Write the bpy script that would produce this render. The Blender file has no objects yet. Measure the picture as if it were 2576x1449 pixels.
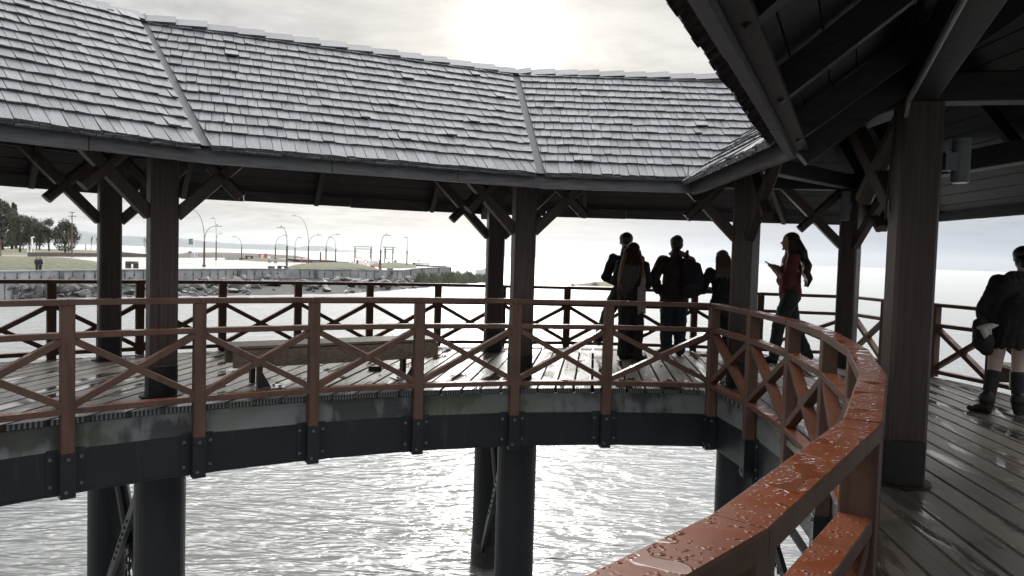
import bpy, bmesh, math, random
from mathutils import Vector, Matrix
random.seed(7)
R = math.radians
S = bpy.context.scene
COL = S.collection

# ------------------------------------------------------------------ camera
H = 1.6                       # eye height above the deck (deck top is z = 0)
F_PX, PITCH, ROLL = 1814.6, 0.0432, 0.0297      # focal length for a 2576 px wide frame
WATER = -3.63
cp, sp, cr, sr = math.cos(PITCH), math.sin(PITCH), math.cos(ROLL), math.sin(ROLL)
BASE = Matrix(((1, 0, 0), (0, -sp, cp), (0, -cp, -sp)))
CAMROT = BASE @ Matrix(((cr, sr, 0), (-sr, cr, 0), (0, 0, 1)))
cam = bpy.data.cameras.new('Camera')
cam_o = bpy.data.objects.new('Camera', cam)
COL.objects.link(cam_o)
cam.sensor_width = 36.0
cam.lens = 36.0 * F_PX / 2576.0
cam.clip_start = 0.05
cam.clip_end = 60000
m3 = Matrix((CAMROT.col[0], -CAMROT.col[1], -CAMROT.col[2])).transposed()
cam_o.matrix_world = Matrix.Translation((0, 0, H)) @ m3.to_4x4()
S.camera = cam_o


def at(x, y, z):
    """the place on the level z that the photograph (2576 px wide) shows at x, y"""
    d = CAMROT @ Vector(((x - 1288) / F_PX, (y - 724.5) / F_PX, 1))
    t = (z - H) / d.z
    return Vector((d.x * t, d.y * t, z))


# ------------------------------------------------------------------ light
SUN_EL, SUN_AZ = R(17.2), R(-0.5)          # azimuth from +Y towards +X
sd = Vector((math.sin(SUN_AZ) * math.cos(SUN_EL), math.cos(SUN_AZ) * math.cos(SUN_EL), math.sin(SUN_EL)))
sun = bpy.data.lights.new('Sun', 'SUN')
sun.energy = 1.0
sun.angle = R(12)
sun.color = (1.0, 0.97, 0.93)
sun_o = bpy.data.objects.new('Sun', sun)
COL.objects.link(sun_o)
sun_o.rotation_euler = sd.to_track_quat('Z', 'Y').to_euler()

S.view_settings.view_transform = 'Standard'
S.view_settings.look = 'None'
S.view_settings.exposure = 0.0
S.view_settings.gamma = 1.0
S.cycles.max_bounces = 6
S.cycles.diffuse_bounces = 4
S.cycles.glossy_bounces = 3
S.cycles.transmission_bounces = 2
S.cycles.volume_bounces = 0
S.cycles.caustics_reflective = False
S.cycles.caustics_refractive = False
S.cycles.use_denoising = True


class N:
    """tiny node-tree writer"""
    def __init__(s, tree):
        s.t = tree

    def a(s, kind, ins=None, **kw):
        n = s.t.nodes.new(kind)
        for k, v in kw.items():
            setattr(n, k, v)
        for k, v in (ins or {}).items():
            s.put(n, k, v)
        return n

    def put(s, n, k, v):
        i = n.inputs[k]
        if isinstance(v, bpy.types.NodeSocket):
            s.t.links.new(v, i)
        elif isinstance(v, bpy.types.Node):
            s.t.links.new(v.outputs[0], i)
        else:
            i.default_value = v

    def m(s, op, a, b=None, c=None, clamp=False):
        n = s.t.nodes.new('ShaderNodeMath')
        n.operation = op
        n.use_clamp = clamp
        for i, v in enumerate((a, b, c)):
            if v is not None:
                s.put(n, i, v)
        return n.outputs[0]

    def mix(s, f, a, b, blend='MIX'):
        n = s.t.nodes.new('ShaderNodeMix')
        n.data_type = 'RGBA'
        n.blend_type = blend
        for k, v in ((0, f), (6, a), (7, b)):
            if isinstance(v, tuple) and len(v) == 3:
                v = v + (1,)
            s.put(n, k, v)
        return n.outputs[2]

    def ramp(s, f, pts, interp='LINEAR'):
        n = s.t.nodes.new('ShaderNodeValToRGB')
        n.color_ramp.interpolation = interp
        el = n.color_ramp.elements
        while len(el) < len(pts):
            el.new(0.5)
        for e, (p, c) in zip(el, pts):
            e.position = p
            e.color = (c, c, c, 1) if not isinstance(c, tuple) else c + (1,)
        s.put(n, 0, f)
        return n.outputs[0]

    def noise(s, vec, scale, detail=4, rough=0.55, dist=0.0):
        n = s.a('ShaderNodeTexNoise', {'Scale': scale, 'Detail': detail, 'Roughness': rough, 'Distortion': dist})
        if vec is not None:
            s.put(n, 'Vector', vec)
        return n.outputs[0]

    def mapping(s, vec, scale=(1, 1, 1), rot=(0, 0, 0), loc=(0, 0, 0)):
        return s.a('ShaderNodeMapping', {'Vector': vec, 'Scale': scale, 'Rotation': rot, 'Location': loc}).outputs[0]


world = bpy.data.worlds.new('World')
S.world = world
world.use_nodes = True
wt = world.node_tree
wt.nodes.clear()
w = N(wt)
sky = w.a('ShaderNodeTexSky', sky_type='NISHITA', sun_disc=False)
sky.sun_elevation = SUN_EL
sky.sun_rotation = SUN_AZ
sky.air_density = 1.0
sky.dust_density = 1.0
bg1 = w.a('ShaderNodeBackground', {0: sky.outputs[0], 1: 0.05})
gen = w.a('ShaderNodeTexCoord').outputs['Generated']
sep = w.a('ShaderNodeSeparateXYZ', {0: gen})
up = w.m('MAXIMUM', sep.outputs[2], 0.0)
inv = w.m('DIVIDE', 1.0, w.m('ADD', up, 0.16))
flat = w.a('ShaderNodeCombineXYZ', {0: w.m('MULTIPLY', sep.outputs[0], inv), 1: w.m('MULTIPLY', sep.outputs[1], inv), 2: 0.0}).outputs[0]
c1 = w.noise(w.mapping(flat, (1.0, 1.5, 1), loc=(3.1, 7.7, 0)), 1.7, 6, 0.6, 0.5)
c2 = w.noise(w.mapping(flat, (1.0, 1.6, 1), loc=(1.4, 2.2, 0)), 4.6, 5, 0.6, 0.4)
cl = w.m('ADD', w.m('MULTIPLY', c1, 0.7), w.m('MULTIPLY', c2, 0.3))
cov = w.ramp(cl, [(0.38, 0.0), (0.60, 1.0)])
dot = w.a('ShaderNodeVectorMath', {0: gen, 1: tuple(sd)}, operation='DOT_PRODUCT').outputs['Value']
dsun = w.m('MAXIMUM', dot, 0.0)
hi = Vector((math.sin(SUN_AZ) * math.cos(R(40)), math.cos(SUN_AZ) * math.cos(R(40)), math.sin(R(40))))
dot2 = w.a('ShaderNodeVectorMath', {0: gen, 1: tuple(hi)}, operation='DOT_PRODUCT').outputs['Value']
dhi = w.m('MAXIMUM', dot2, 0.0)  # unseen bright cloud lobe, added above the view to brighten the water
cloud = w.mix(cov, (0.63, 0.62, 0.605), (1.12, 1.09, 1.04))
# the lower sky away from the sun is a grey-blue rain bank
right = w.ramp(w.m('ADD', w.m('MULTIPLY', sep.outputs[0], 0.5), 0.5), [(0.42, 0.0), (0.62, 1.0)])
bank = w.m('MULTIPLY', w.ramp(up, [(0.0, 1.0), (0.02, 0.95), (0.07, 0.5), (0.18, 0.0)]), w.m('MULTIPLY', right, 0.95))
cloud = w.mix(bank, cloud, (0.37, 0.48, 0.69))
warm = w.m('POWER', dsun, 30.0)
cloud = w.mix(w.m('MULTIPLY', warm, 0.5), cloud, (1.0, 0.96, 0.87))
zen = w.m('MULTIPLY', w.ramp(up, [(0.40, 0.0), (0.72, 1.0)]), 1.8)
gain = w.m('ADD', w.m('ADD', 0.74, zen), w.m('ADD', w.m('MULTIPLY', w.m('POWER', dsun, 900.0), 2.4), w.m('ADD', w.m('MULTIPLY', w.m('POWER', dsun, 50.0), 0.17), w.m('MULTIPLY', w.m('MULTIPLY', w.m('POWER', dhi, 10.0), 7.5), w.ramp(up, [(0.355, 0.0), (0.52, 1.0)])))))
cloud = w.mix(w.m('MULTIPLY', w.m('MULTIPLY', w.ramp(up, [(0.36, 0.0), (0.70, 1.0)]), 0.8), w.m('SUBTRACT', 1.0, w.m('POWER', dsun, 3.0))), cloud, (0.93, 0.955, 1.0))
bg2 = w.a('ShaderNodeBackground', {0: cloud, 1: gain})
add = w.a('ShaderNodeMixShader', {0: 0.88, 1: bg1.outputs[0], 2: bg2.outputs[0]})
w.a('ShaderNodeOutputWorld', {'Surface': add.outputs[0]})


# ------------------------------------------------------------------ materials
def mat(name, fn):
    m = bpy.data.materials.new(name)
    m.use_nodes = True
    m.node_tree.nodes.clear()
    n = N(m.node_tree)
    bs = n.a('ShaderNodeBsdfPrincipled')
    fn(n, bs)
    n.a('ShaderNodeOutputMaterial', {'Surface': bs.outputs[0]})
    return m


def simple(name, col, rough=0.6, var=0.25, scale=6.0, bump=0.0, metal=0.0, stretch=(1, 1, 1), spec=0.5, col2=None, coat=0.0):
    def fn(n, bs):
        oc = n.a('ShaderNodeTexCoord').outputs['Object']
        v = n.noise(n.mapping(oc, stretch), scale, 5, 0.6)
        c2 = col2 or tuple(c * (1 - var) for c in col)
        c3 = col if col2 else tuple(min(1, c * (1 + var)) for c in col)
        n.put(bs, 'Base Color', n.mix(n.ramp(v, [(0.33, 0.0), (0.67, 1.0)]), c2, c3))
        n.put(bs, 'Roughness', n.m('ADD', rough - 0.08, n.m('MULTIPLY', v, 0.16)))
        bs.inputs['Metallic'].default_value = metal
        bs.inputs['Specular IOR Level'].default_value = spec
        bs.inputs['Coat Weight'].default_value = coat
        if bump:
            b = n.a('ShaderNodeBump', {'Height': v, 'Strength': bump, 'Distance': 0.02})
            n.put(bs, 'Normal', b)
    return mat(name, fn)


def f_paint(n, bs):
    """red-brown stain on timber, rain water standing on every face that looks up"""
    oc = n.a('ShaderNodeTexCoord').outputs['Object']
    g = n.a('ShaderNodeNewGeometry')
    nz = n.a('ShaderNodeSeparateXYZ', {0: g.outputs['True Normal']}).outputs[2]
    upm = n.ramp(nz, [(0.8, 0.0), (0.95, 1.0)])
    v = n.noise(oc, 3.0, 6, 0.6)
    fine = n.noise(oc, 60.0, 3, 0.6)
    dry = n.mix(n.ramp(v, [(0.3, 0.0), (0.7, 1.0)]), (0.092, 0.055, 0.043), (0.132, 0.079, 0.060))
    wet_lit = n.mix(n.ramp(v, [(0.3, 0.0), (0.7, 1.0)]), (0.21, 0.054, 0.018), (0.29, 0.074, 0.024))
    col = n.mix(upm, dry, wet_lit)  # upward faces: wet and redder, with the skylight on them painted in
    col = n.mix(n.m('MULTIPLY', n.ramp(fine, [(0.55, 0.0), (0.75, 1.0)]), 0.35), col, (0.07, 0.035, 0.025))
    drip = n.noise(n.mapping(oc, (16, 16, 1.3)), 1.0, 4, 0.65)
    col = n.mix(n.m('MULTIPLY', n.ramp(drip, [(0.52, 0.0), (0.66, 1.0)]), n.m('MULTIPLY', n.m('SUBTRACT', 1.0, upm), 0.5)), col, (0.06, 0.035, 0.028))
    fade = n.ramp(n.noise(oc, 1.1, 4, 0.6), [(0.55, 0.0), (0.7, 1.0)])
    col = n.mix(n.m('MULTIPLY', fade, n.m('MULTIPLY', n.m('SUBTRACT', 1.0, upm), 0.45)), col, (0.17, 0.115, 0.092))
    # beads of rain in patches, a few flat pools that mirror the sky
    patch = n.ramp(n.noise(oc, 5.0, 4, 0.6, 0.4), [(0.41, 0.0), (0.48, 1.0)])
    wob = n.a('ShaderNodeTexNoise', {'Vector': oc, 'Scale': 70.0, 'Detail': 1.0})
    warp = n.a('ShaderNodeVectorMath', {0: oc, 1: n.a('ShaderNodeVectorMath', {0: wob.outputs[1], 3: 0.009}, operation='SCALE').outputs[0]}, operation='ADD').outputs[0]
    v1 = n.a('ShaderNodeTexVoronoi', {'Vector': warp, 'Scale': 62.0}).outputs[0]
    v2 = n.a('ShaderNodeTexVoronoi', {'Vector': warp, 'Scale': 30.0}).outputs[0]
    bead = n.m('MULTIPLY', n.m('MAXIMUM', n.ramp(v1, [(0.02, 0.6), (0.36, 0.0)], 'EASE'), n.ramp(v2, [(0.02, 1.0), (0.30, 0.0)], 'EASE')), patch)
    pool = n.ramp(n.noise(oc, 7.5, 2, 0.45, 0.3), [(0.575, 0.0), (0.595, 1.0)])
    bead = n.m('MULTIPLY', n.m('MULTIPLY', bead, n.m('SUBTRACT', 1.0, pool)), upm)
    pool = n.m('MULTIPLY', pool, upm)
    col = n.mix(n.m('MULTIPLY', patch, n.m('MULTIPLY', upm, 0.22)), col, (0.30, 0.17, 0.13))  # sky reflection in the beaded patches, painted as a pinkish tint
    n.put(bs, 'Base Color', col)
    wet = n.m('MULTIPLY', upm, 0.22)
    ro = n.m('SUBTRACT', 0.50, wet)
    ro = n.m('SUBTRACT', ro, n.m('MULTIPLY', n.m('MAXIMUM', pool, n.ramp(bead, [(0.05, 0.0), (0.2, 0.8)])), 0.24), clamp=True)
    n.put(bs, 'Roughness', ro)
    n.put(bs, 'Specular IOR Level', n.m('ADD', 0.16, n.m('ADD', n.m('MULTIPLY', bead, 0.5), n.m('MULTIPLY', pool, 0.84))))
    flat_ = n.m('SUBTRACT', 1.0, pool)
    rgh = n.m('ADD', n.m('MULTIPLY', n.m('MULTIPLY', fine, 0.10), flat_), n.m('ADD', n.m('MULTIPLY', bead, 1.5), n.m('MULTIPLY', pool, 0.35)))
    n.put(bs, 'Normal', n.a('ShaderNodeBump', {'Height': rgh, 'Strength': 0.9, 'Distance': 0.004}))


M = {}
M['paint'] = mat('red_brown_stain', f_paint)


def f_post(n, bs):
    oc = n.a('ShaderNodeTexCoord').outputs['Object']
    gr = n.noise(n.mapping(oc, (14, 14, 0.6)), 3.0, 5, 0.6)
    bl = n.noise(oc, 1.5, 4, 0.6)
    col = n.mix(n.ramp(gr, [(0.35, 0.0), (0.65, 1.0)]), (0.042, 0.029, 0.026), (0.080, 0.056, 0.048))
    col = n.mix(n.m('MULTIPLY', n.ramp(bl, [(0.5, 0.0), (0.7, 1.0)]), 0.5), col, (0.085, 0.050, 0.038))
    crack = n.noise(n.mapping(oc, (22, 22, 0.35)), 1.0, 3, 0.6)
    col = n.mix(n.m('MULTIPLY', n.ramp(crack, [(0.66, 0.0), (0.70, 1.0)]), 0.8), col, (0.015, 0.012, 0.011))
    n.put(bs, 'Base Color', col)
    bs.inputs['Roughness'].default_value = 0.5
    n.put(bs, 'Normal', n.a('ShaderNodeBump', {'Height': gr, 'Strength': 0.35, 'Distance': 0.01}))


M['post'] = mat('dark_post_timber', f_post)


def f_shingle(n, bs):
    uv = n.a('ShaderNodeTexCoord').outputs['UV']
    g = n.a('ShaderNodeNewGeometry')
    rnd = g.outputs['Random Per Island']
    gr = n.noise(n.mapping(uv, (60, 3.0, 1)), 1.0, 5, 0.65)
    fib = n.noise(n.mapping(uv, (150, 6.0, 1)), 1.0, 3, 0.6)
    big = n.noise(uv, 0.9, 4, 0.6)
    col = n.mix(rnd, (0.088, 0.091, 0.101), (0.178, 0.182, 0.198))
    col = n.mix(n.ramp(gr, [(0.3, 0.0), (0.7, 1.0)]), n.mix(0.55, col, (0.040, 0.041, 0.047)), n.mix(0.3, col, (0.27, 0.275, 0.295)))
    col = n.mix(n.m('MULTIPLY', n.ramp(fib, [(0.58, 0.0), (0.66, 1.0)]), 0.55), col, (0.055, 0.055, 0.06))
    # crusts of lichen and pinholes, thicker in some areas
    lic = n.noise(uv, 15.0, 4, 0.7)
    area = n.ramp(n.noise(uv, 0.55, 3, 0.5), [(0.44, 0.0), (0.64, 1.0)])
    licm = n.m('MULTIPLY', n.ramp(lic, [(0.60, 0.0), (0.66, 1.0)]), n.m('ADD', 0.12, area))
    col = n.mix(n.m('MINIMUM', licm, 0.85), col, (0.25, 0.255, 0.20))
    pin = n.a('ShaderNodeTexVoronoi', {'Vector': uv, 'Scale': 7.0}).outputs[0]
    col = n.mix(n.ramp(pin, [(0.06, 0.85), (0.10, 0.0)]), col, (0.03, 0.03, 0.035))
    n.put(bs, 'Base Color', col)
    n.put(bs, 'Roughness', n.m('ADD', 0.42, n.m('MULTIPLY', big, 0.25)))
    hh = n.m('ADD', n.m('MULTIPLY', gr, 0.6), n.m('ADD', n.m('MULTIPLY', fib, 0.5), n.m('MULTIPLY', licm, 1.2)))
    n.put(bs, 'Normal', n.a('ShaderNodeBump', {'Height': hh, 'Strength': 0.7, 'Distance': 0.008}))


M['shingle'] = mat('weathered_shingle', f_shingle)

PLANK_A = R(83.5)


def f_deck(n, bs):
    oc = n.a('ShaderNodeTexCoord').outputs['Object']
    al = n.mapping(oc, (1, 1, 1), rot=(0, 0, -PLANK_A))
    rnd = n.a('ShaderNodeNewGeometry').outputs['Random Per Island']
    nz = n.a('ShaderNodeSeparateXYZ', {0: n.a('ShaderNodeNewGeometry').outputs['True Normal']}).outputs[2]
    upm = n.ramp(nz, [(0.8, 0.0), (0.95, 1.0)])
    gr = n.noise(n.mapping(al, (1.2, 38, 1)), 1.0, 5, 0.65)
    rid = n.noise(n.mapping(al, (0.3, 110, 1)), 1.0, 2, 0.5)
    big = n.noise(oc, 0.9, 5, 0.6)
    col = n.mix(rnd, (0.160, 0.130, 0.105), (0.300, 0.250, 0.205))
    col = n.mix(n.ramp(gr, [(0.3, 0.0), (0.72, 1.0)]), n.mix(0.5, col, (0.045, 0.040, 0.037)), n.mix(0.3, col, (0.26, 0.24, 0.22)))
    puddle = n.ramp(n.noise(n.mapping(al, (0.55, 3.6, 1)), 1.1, 4, 0.6, 0.3), [(0.52, 0.0), (0.62, 1.0)])
    puddle = n.m('MULTIPLY', puddle, upm)
    stain = n.ramp(n.noise(oc, 2.3, 4, 0.6), [(0.62, 0.0), (0.68, 1.0)])
    col = n.mix(n.m('MULTIPLY', stain, 0.6), col, (0.035, 0.03, 0.028))
    drop = n.ramp(n.a('ShaderNodeTexVoronoi', {'Vector': n.mapping(oc, (1, 1.8, 1)), 'Scale': 1.7}).outputs[0], [(0.05, 0.8), (0.075, 0.0)])
    col = n.mix(n.m('MULTIPLY', drop, upm), col, (0.5, 0.48, 0.43))
    nail = n.ramp(n.a('ShaderNodeTexVoronoi', {'Vector': n.mapping(al, (1.6, 9.6, 1)), 'Scale': 1.0, 'Randomness': 0.15}).outputs[0], [(0.05, 0.9), (0.075, 0.0)])
    col = n.mix(n.m('MULTIPLY', nail, upm), col, (0.02, 0.02, 0.02))
    n.put(bs, 'Base Color', n.mix(n.m('MULTIPLY', puddle, 0.45), col, (0.03, 0.027, 0.025)))
    n.put(bs, 'Roughness', n.m('SUBTRACT', n.m('ADD', 0.24, n.m('MULTIPLY', big, 0.26)), n.m('MULTIPLY', puddle, 0.32), clamp=True))
    h2 = n.m('MULTIPLY', n.m('ADD', gr, n.m('MULTIPLY', rid, 0.5)), n.m('SUBTRACT', 1.0, n.m('MULTIPLY', puddle, 0.93)))
    n.put(bs, 'Normal', n.a('ShaderNodeBump', {'Height': h2, 'Strength': 0.4, 'Distance': 0.008}))
    bs.inputs['Specular IOR Level'].default_value = 0.85
    n.put(bs, 'Coat Weight', n.m('MULTIPLY', puddle, 0.9))
    bs.inputs['Coat Roughness'].default_value = 0.05


M['deck'] = mat('wet_deck_plank', f_deck)


def f_hatch(n, bs):
    """grey herring-bone cap on the plank ends"""
    oc = n.a('ShaderNodeTexCoord').outputs['Object']
    al = n.a('ShaderNodeSeparateXYZ', {0: n.mapping(oc, (1, 1, 1), rot=(0, 0, -PLANK_A))})
    zig = n.m('PINGPONG', n.m('MULTIPLY', al.outputs[2], 1.0), 0.008)
    v = n.m('SINE', n.m('MULTIPLY', n.m('ADD', al.outputs[1], zig), 235.0))
    n.put(bs, 'Base Color', n.mix(n.ramp(v, [(0.35, 0.0), (0.6, 1.0)]), (0.03, 0.035, 0.04), (0.33, 0.36, 0.40)))
    bs.inputs['Roughness'].default_value = 0.45


M['hatch'] = mat('ribbed_end_cap', f_hatch)


def f_ledger(n, bs):
    oc = n.a('ShaderNodeTexCoord').outputs['Object']
    a1 = n.m('ADD', n.m('MULTIPLY', n.noise(n.mapping(oc, (1, 1, 1.2)), 0.9, 3, 0.5, 0.2), 0.75), n.m('MULTIPLY', n.noise(n.mapping(oc, (1, 1, 0.3)), 7.0, 3, 0.6), 0.25))
    a2 = n.noise(n.mapping(oc, (1, 1, 0.35)), 9.0, 4, 0.6)
    g = n.noise(n.mapping(oc, (1, 1, 14)), 3.0, 4, 0.6)
    col = n.mix(n.ramp(a1, [(0.44, 0.0), (0.50, 1.0)]), (0.022, 0.024, 0.026), (0.19, 0.20, 0.205))
    col = n.mix(n.m('MULTIPLY', n.ramp(n.noise(oc, 0.8, 3, 0.5), [(0.5, 0.0), (0.62, 1.0)]), 0.6), col, (0.10, 0.115, 0.05))
    col = n.mix(n.m('MULTIPLY', n.ramp(a2, [(0.56, 0.0), (0.68, 1.0)]), 0.6), col, (0.03, 0.032, 0.034))
    n.put(bs, 'Base Color', n.mix(0.25, col, n.mix(g, (0.04, 0.04, 0.04), (0.2, 0.2, 0.2))))
    bs.inputs['Roughness'].default_value = 0.55


M['ledger'] = mat('mossy_ledger_board', f_ledger)


def f_steel(n, bs):
    oc = n.a('ShaderNodeTexCoord').outputs['Object']
    st = n.noise(n.mapping(oc, (9, 9, 0.7)), 1.0, 5, 0.65)
    bl = n.noise(oc, 2.2, 5, 0.6)
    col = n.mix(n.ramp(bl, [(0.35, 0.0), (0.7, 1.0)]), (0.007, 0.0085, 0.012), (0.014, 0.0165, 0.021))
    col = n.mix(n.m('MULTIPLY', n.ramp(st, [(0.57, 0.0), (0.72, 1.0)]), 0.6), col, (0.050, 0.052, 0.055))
    rust = n.ramp(n.noise(n.mapping(oc, (5, 5, 1.2)), 1.0, 4, 0.7), [(0.66, 0.0), (0.74, 1.0)])
    n.put(bs, 'Base Color', n.mix(n.m('MULTIPLY', rust, 0.5), col, (0.07, 0.035, 0.02)))
    n.put(bs, 'Roughness', n.m('ADD', 0.34, n.m('MULTIPLY', bl, 0.25)))
    n.put(bs, 'Normal', n.a('ShaderNodeBump', {'Height': bl, 'Strength': 0.15, 'Distance': 0.01}))


M['steel'] = mat('dark_steel', f_steel)
M['bolt'] = simple('zinc_bolt', (0.16, 0.165, 0.17), 0.4, 0.2, 20, metal=0.6)
M['plate'] = simple('zinc_plate', (0.72, 0.74, 0.76), 0.22, 0.12, 8, metal=0.9)
M['sleeve'] = simple('black_sleeve', (0.014, 0.014, 0.016), 0.5, 0.4, 9, 0.3)
M['fascia'] = simple('grey_fascia', (0.082, 0.084, 0.090), 0.55, 0.35, 4, 0.2, stretch=(1, 1, 8))
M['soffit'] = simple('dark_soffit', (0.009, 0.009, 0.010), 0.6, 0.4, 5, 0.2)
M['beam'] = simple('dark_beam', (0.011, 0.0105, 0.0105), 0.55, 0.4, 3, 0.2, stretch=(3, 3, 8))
M['flash'] = simple('grey_flashing', (0.036, 0.038, 0.043), 0.6, 0.3, 5, 0.05)
M['conduit'] = simple('conduit', (0.25, 0.25, 0.26), 0.4, 0.1, 5)
M['lampgrey'] = simple('lamp_grey', (0.16, 0.18, 0.20), 0.4, 0.1, 8)
M['lens_white'] = simple('lamp_lens', (0.75, 0.75, 0.72), 0.3, 0.05, 8)
M['bench'] = simple('bench_timber', (0.23, 0.175, 0.135), 0.45, 0.35, 3, 0.15, stretch=(2, 10, 10))
M['tide'] = simple('tide_band', (0.030, 0.034, 0.026), 0.7, 0.3, 4, 0.6, col2=(0.085, 0.085, 0.075))
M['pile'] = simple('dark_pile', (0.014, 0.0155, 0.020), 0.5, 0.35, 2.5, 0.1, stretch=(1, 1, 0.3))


def f_water(n, bs):
    oc = n.a('ShaderNodeTexCoord').outputs['Object']
    rot = n.mapping(oc, (0.42, 1.15, 1), rot=(0, 0, R(-8)))
    w1 = n.noise(rot, 1.7, 2, 0.5, 0.9)
    w2 = n.noise(n.mapping(oc, (0.42, 1.35, 1), rot=(0, 0, R(5))), 3.9, 2, 0.5, 0.8)
    w3 = n.noise(n.mapping(oc, (0.5, 1.0, 1)), 0.28, 3, 0.5)
    h = n.m('ADD', n.m('MULTIPLY', w1, 1.0), n.m('ADD', n.m('MULTIPLY', w2, 0.42), n.m('MULTIPLY', w3, 1.6)))
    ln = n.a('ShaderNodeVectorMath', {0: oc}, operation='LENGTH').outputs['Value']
    far = n.m('SUBTRACT', 1.0, n.m('DIVIDE', 70.0, n.m('ADD', ln, 70.0)))      # ripples flatten with distance; the sky's brightness on far water is painted in
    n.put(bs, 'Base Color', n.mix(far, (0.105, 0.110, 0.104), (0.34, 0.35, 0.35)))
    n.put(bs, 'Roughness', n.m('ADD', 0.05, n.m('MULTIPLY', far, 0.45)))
    bs.inputs['IOR'].default_value = 1.85
    n.put(bs, 'Normal', n.a('ShaderNodeBump', {'Height': h, 'Strength': n.m('MULTIPLY', n.m('POWER', n.m('SUBTRACT', 1.0, far), 0.9), 1.0), 'Distance': 0.22}))


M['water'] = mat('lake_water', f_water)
M['concrete'] = simple('wall_concrete', (0.34, 0.35, 0.36), 0.8, 0.3, 0.6, 0.2)
M['plaza'] = simple('wet_plaza', (0.55, 0.53, 0.50), 0.22, 0.15, 0.08)
M['grass'] = simple('park_grass', (0.145, 0.146, 0.080), 0.9, 0.3, 2.2, 1.0, stretch=(0.5, 1, 1), col2=(0.048, 0.050, 0.030))
M['spit'] = simple('spit_scrub', (0.10, 0.088, 0.068), 0.9, 0.5, 0.4, 0.8)
M['dune'] = simple('dry_grass', (0.13, 0.125, 0.075), 0.9, 0.45, 0.3, 0.6)
M['rock'] = simple('shore_rock', (0.115, 0.112, 0.11), 0.6, 0.45, 1.2, 0.5)
M['bank'] = simple('shingle_bank', (0.05, 0.049, 0.048), 0.9, 0.5, 1.5, 1.0)
M['hill'] = simple('hill_forest', (0.045, 0.06, 0.05), 0.9, 0.4, 0.01)
M['lamp_pole'] = simple('lamp_pole_brown', (0.10, 0.06, 0.05), 0.5, 0.2, 1)
M['lamp_arm'] = simple('lamp_arm_green', (0.13, 0.16, 0.09), 0.5, 0.2, 1)
M['white'] = simple('white_paint', (0.75, 0.76, 0.77), 0.5, 0.1, 2)
M['red'] = simple('red_paint', (0.45, 0.05, 0.04), 0.5, 0.2, 2)
M['orange'] = simple('orange_plastic', (0.70, 0.14, 0.05), 0.4, 0.1, 3)
M['green'] = simple('green_paint', (0.05, 0.33, 0.06), 0.5, 0.2, 2)
M['darkwood'] = simple('dark_wood', (0.08, 0.06, 0.055), 0.6, 0.3, 2)
M['bark'] = simple('bark', (0.06, 0.05, 0.042), 0.9, 0.4, 2, 0.4)
M['twig'] = simple('bare_twigs', (0.13, 0.115, 0.11), 0.9, 0.2, 1)


def f_leaf(cola, colb):
    def fn(n, bs):
        rnd = n.a('ShaderNodeNewGeometry').outputs['Random Per Island']
        oc = n.a('ShaderNodeTexCoord').outputs['Object']
        v = n.noise(oc, 0.5, 3, 0.5)
        n.put(bs, 'Base Color', n.mix(n.m('ADD', n.m('MULTIPLY', rnd, 0.6), n.m('MULTIPLY', v, 0.4)), cola, colb))
        bs.inputs['Roughness'].default_value = 0.7
    return fn


M['conifer'] = mat('conifer_needles', f_leaf((0.030, 0.036, 0.028), (0.07, 0.08, 0.06)))
M['leaf'] = mat('dark_leaves', f_leaf((0.030, 0.036, 0.022), (0.085, 0.090, 0.050)))
M['reed'] = mat('reed_leaves', f_leaf((0.09, 0.105, 0.068), (0.21, 0.225, 0.15)))
M['skin'] = simple('skin', (0.48, 0.30, 0.22), 0.5, 0.1, 10)
M['skin_pale'] = simple('skin_pale', (0.60, 0.47, 0.43), 0.5, 0.1, 10)


# ------------------------------------------------------------------ mesh helpers
def wl(o):
    v = Vector((0, 0, 0))
    while o is not None:
        v = v + o.location
        o = o.parent
    return v


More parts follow.
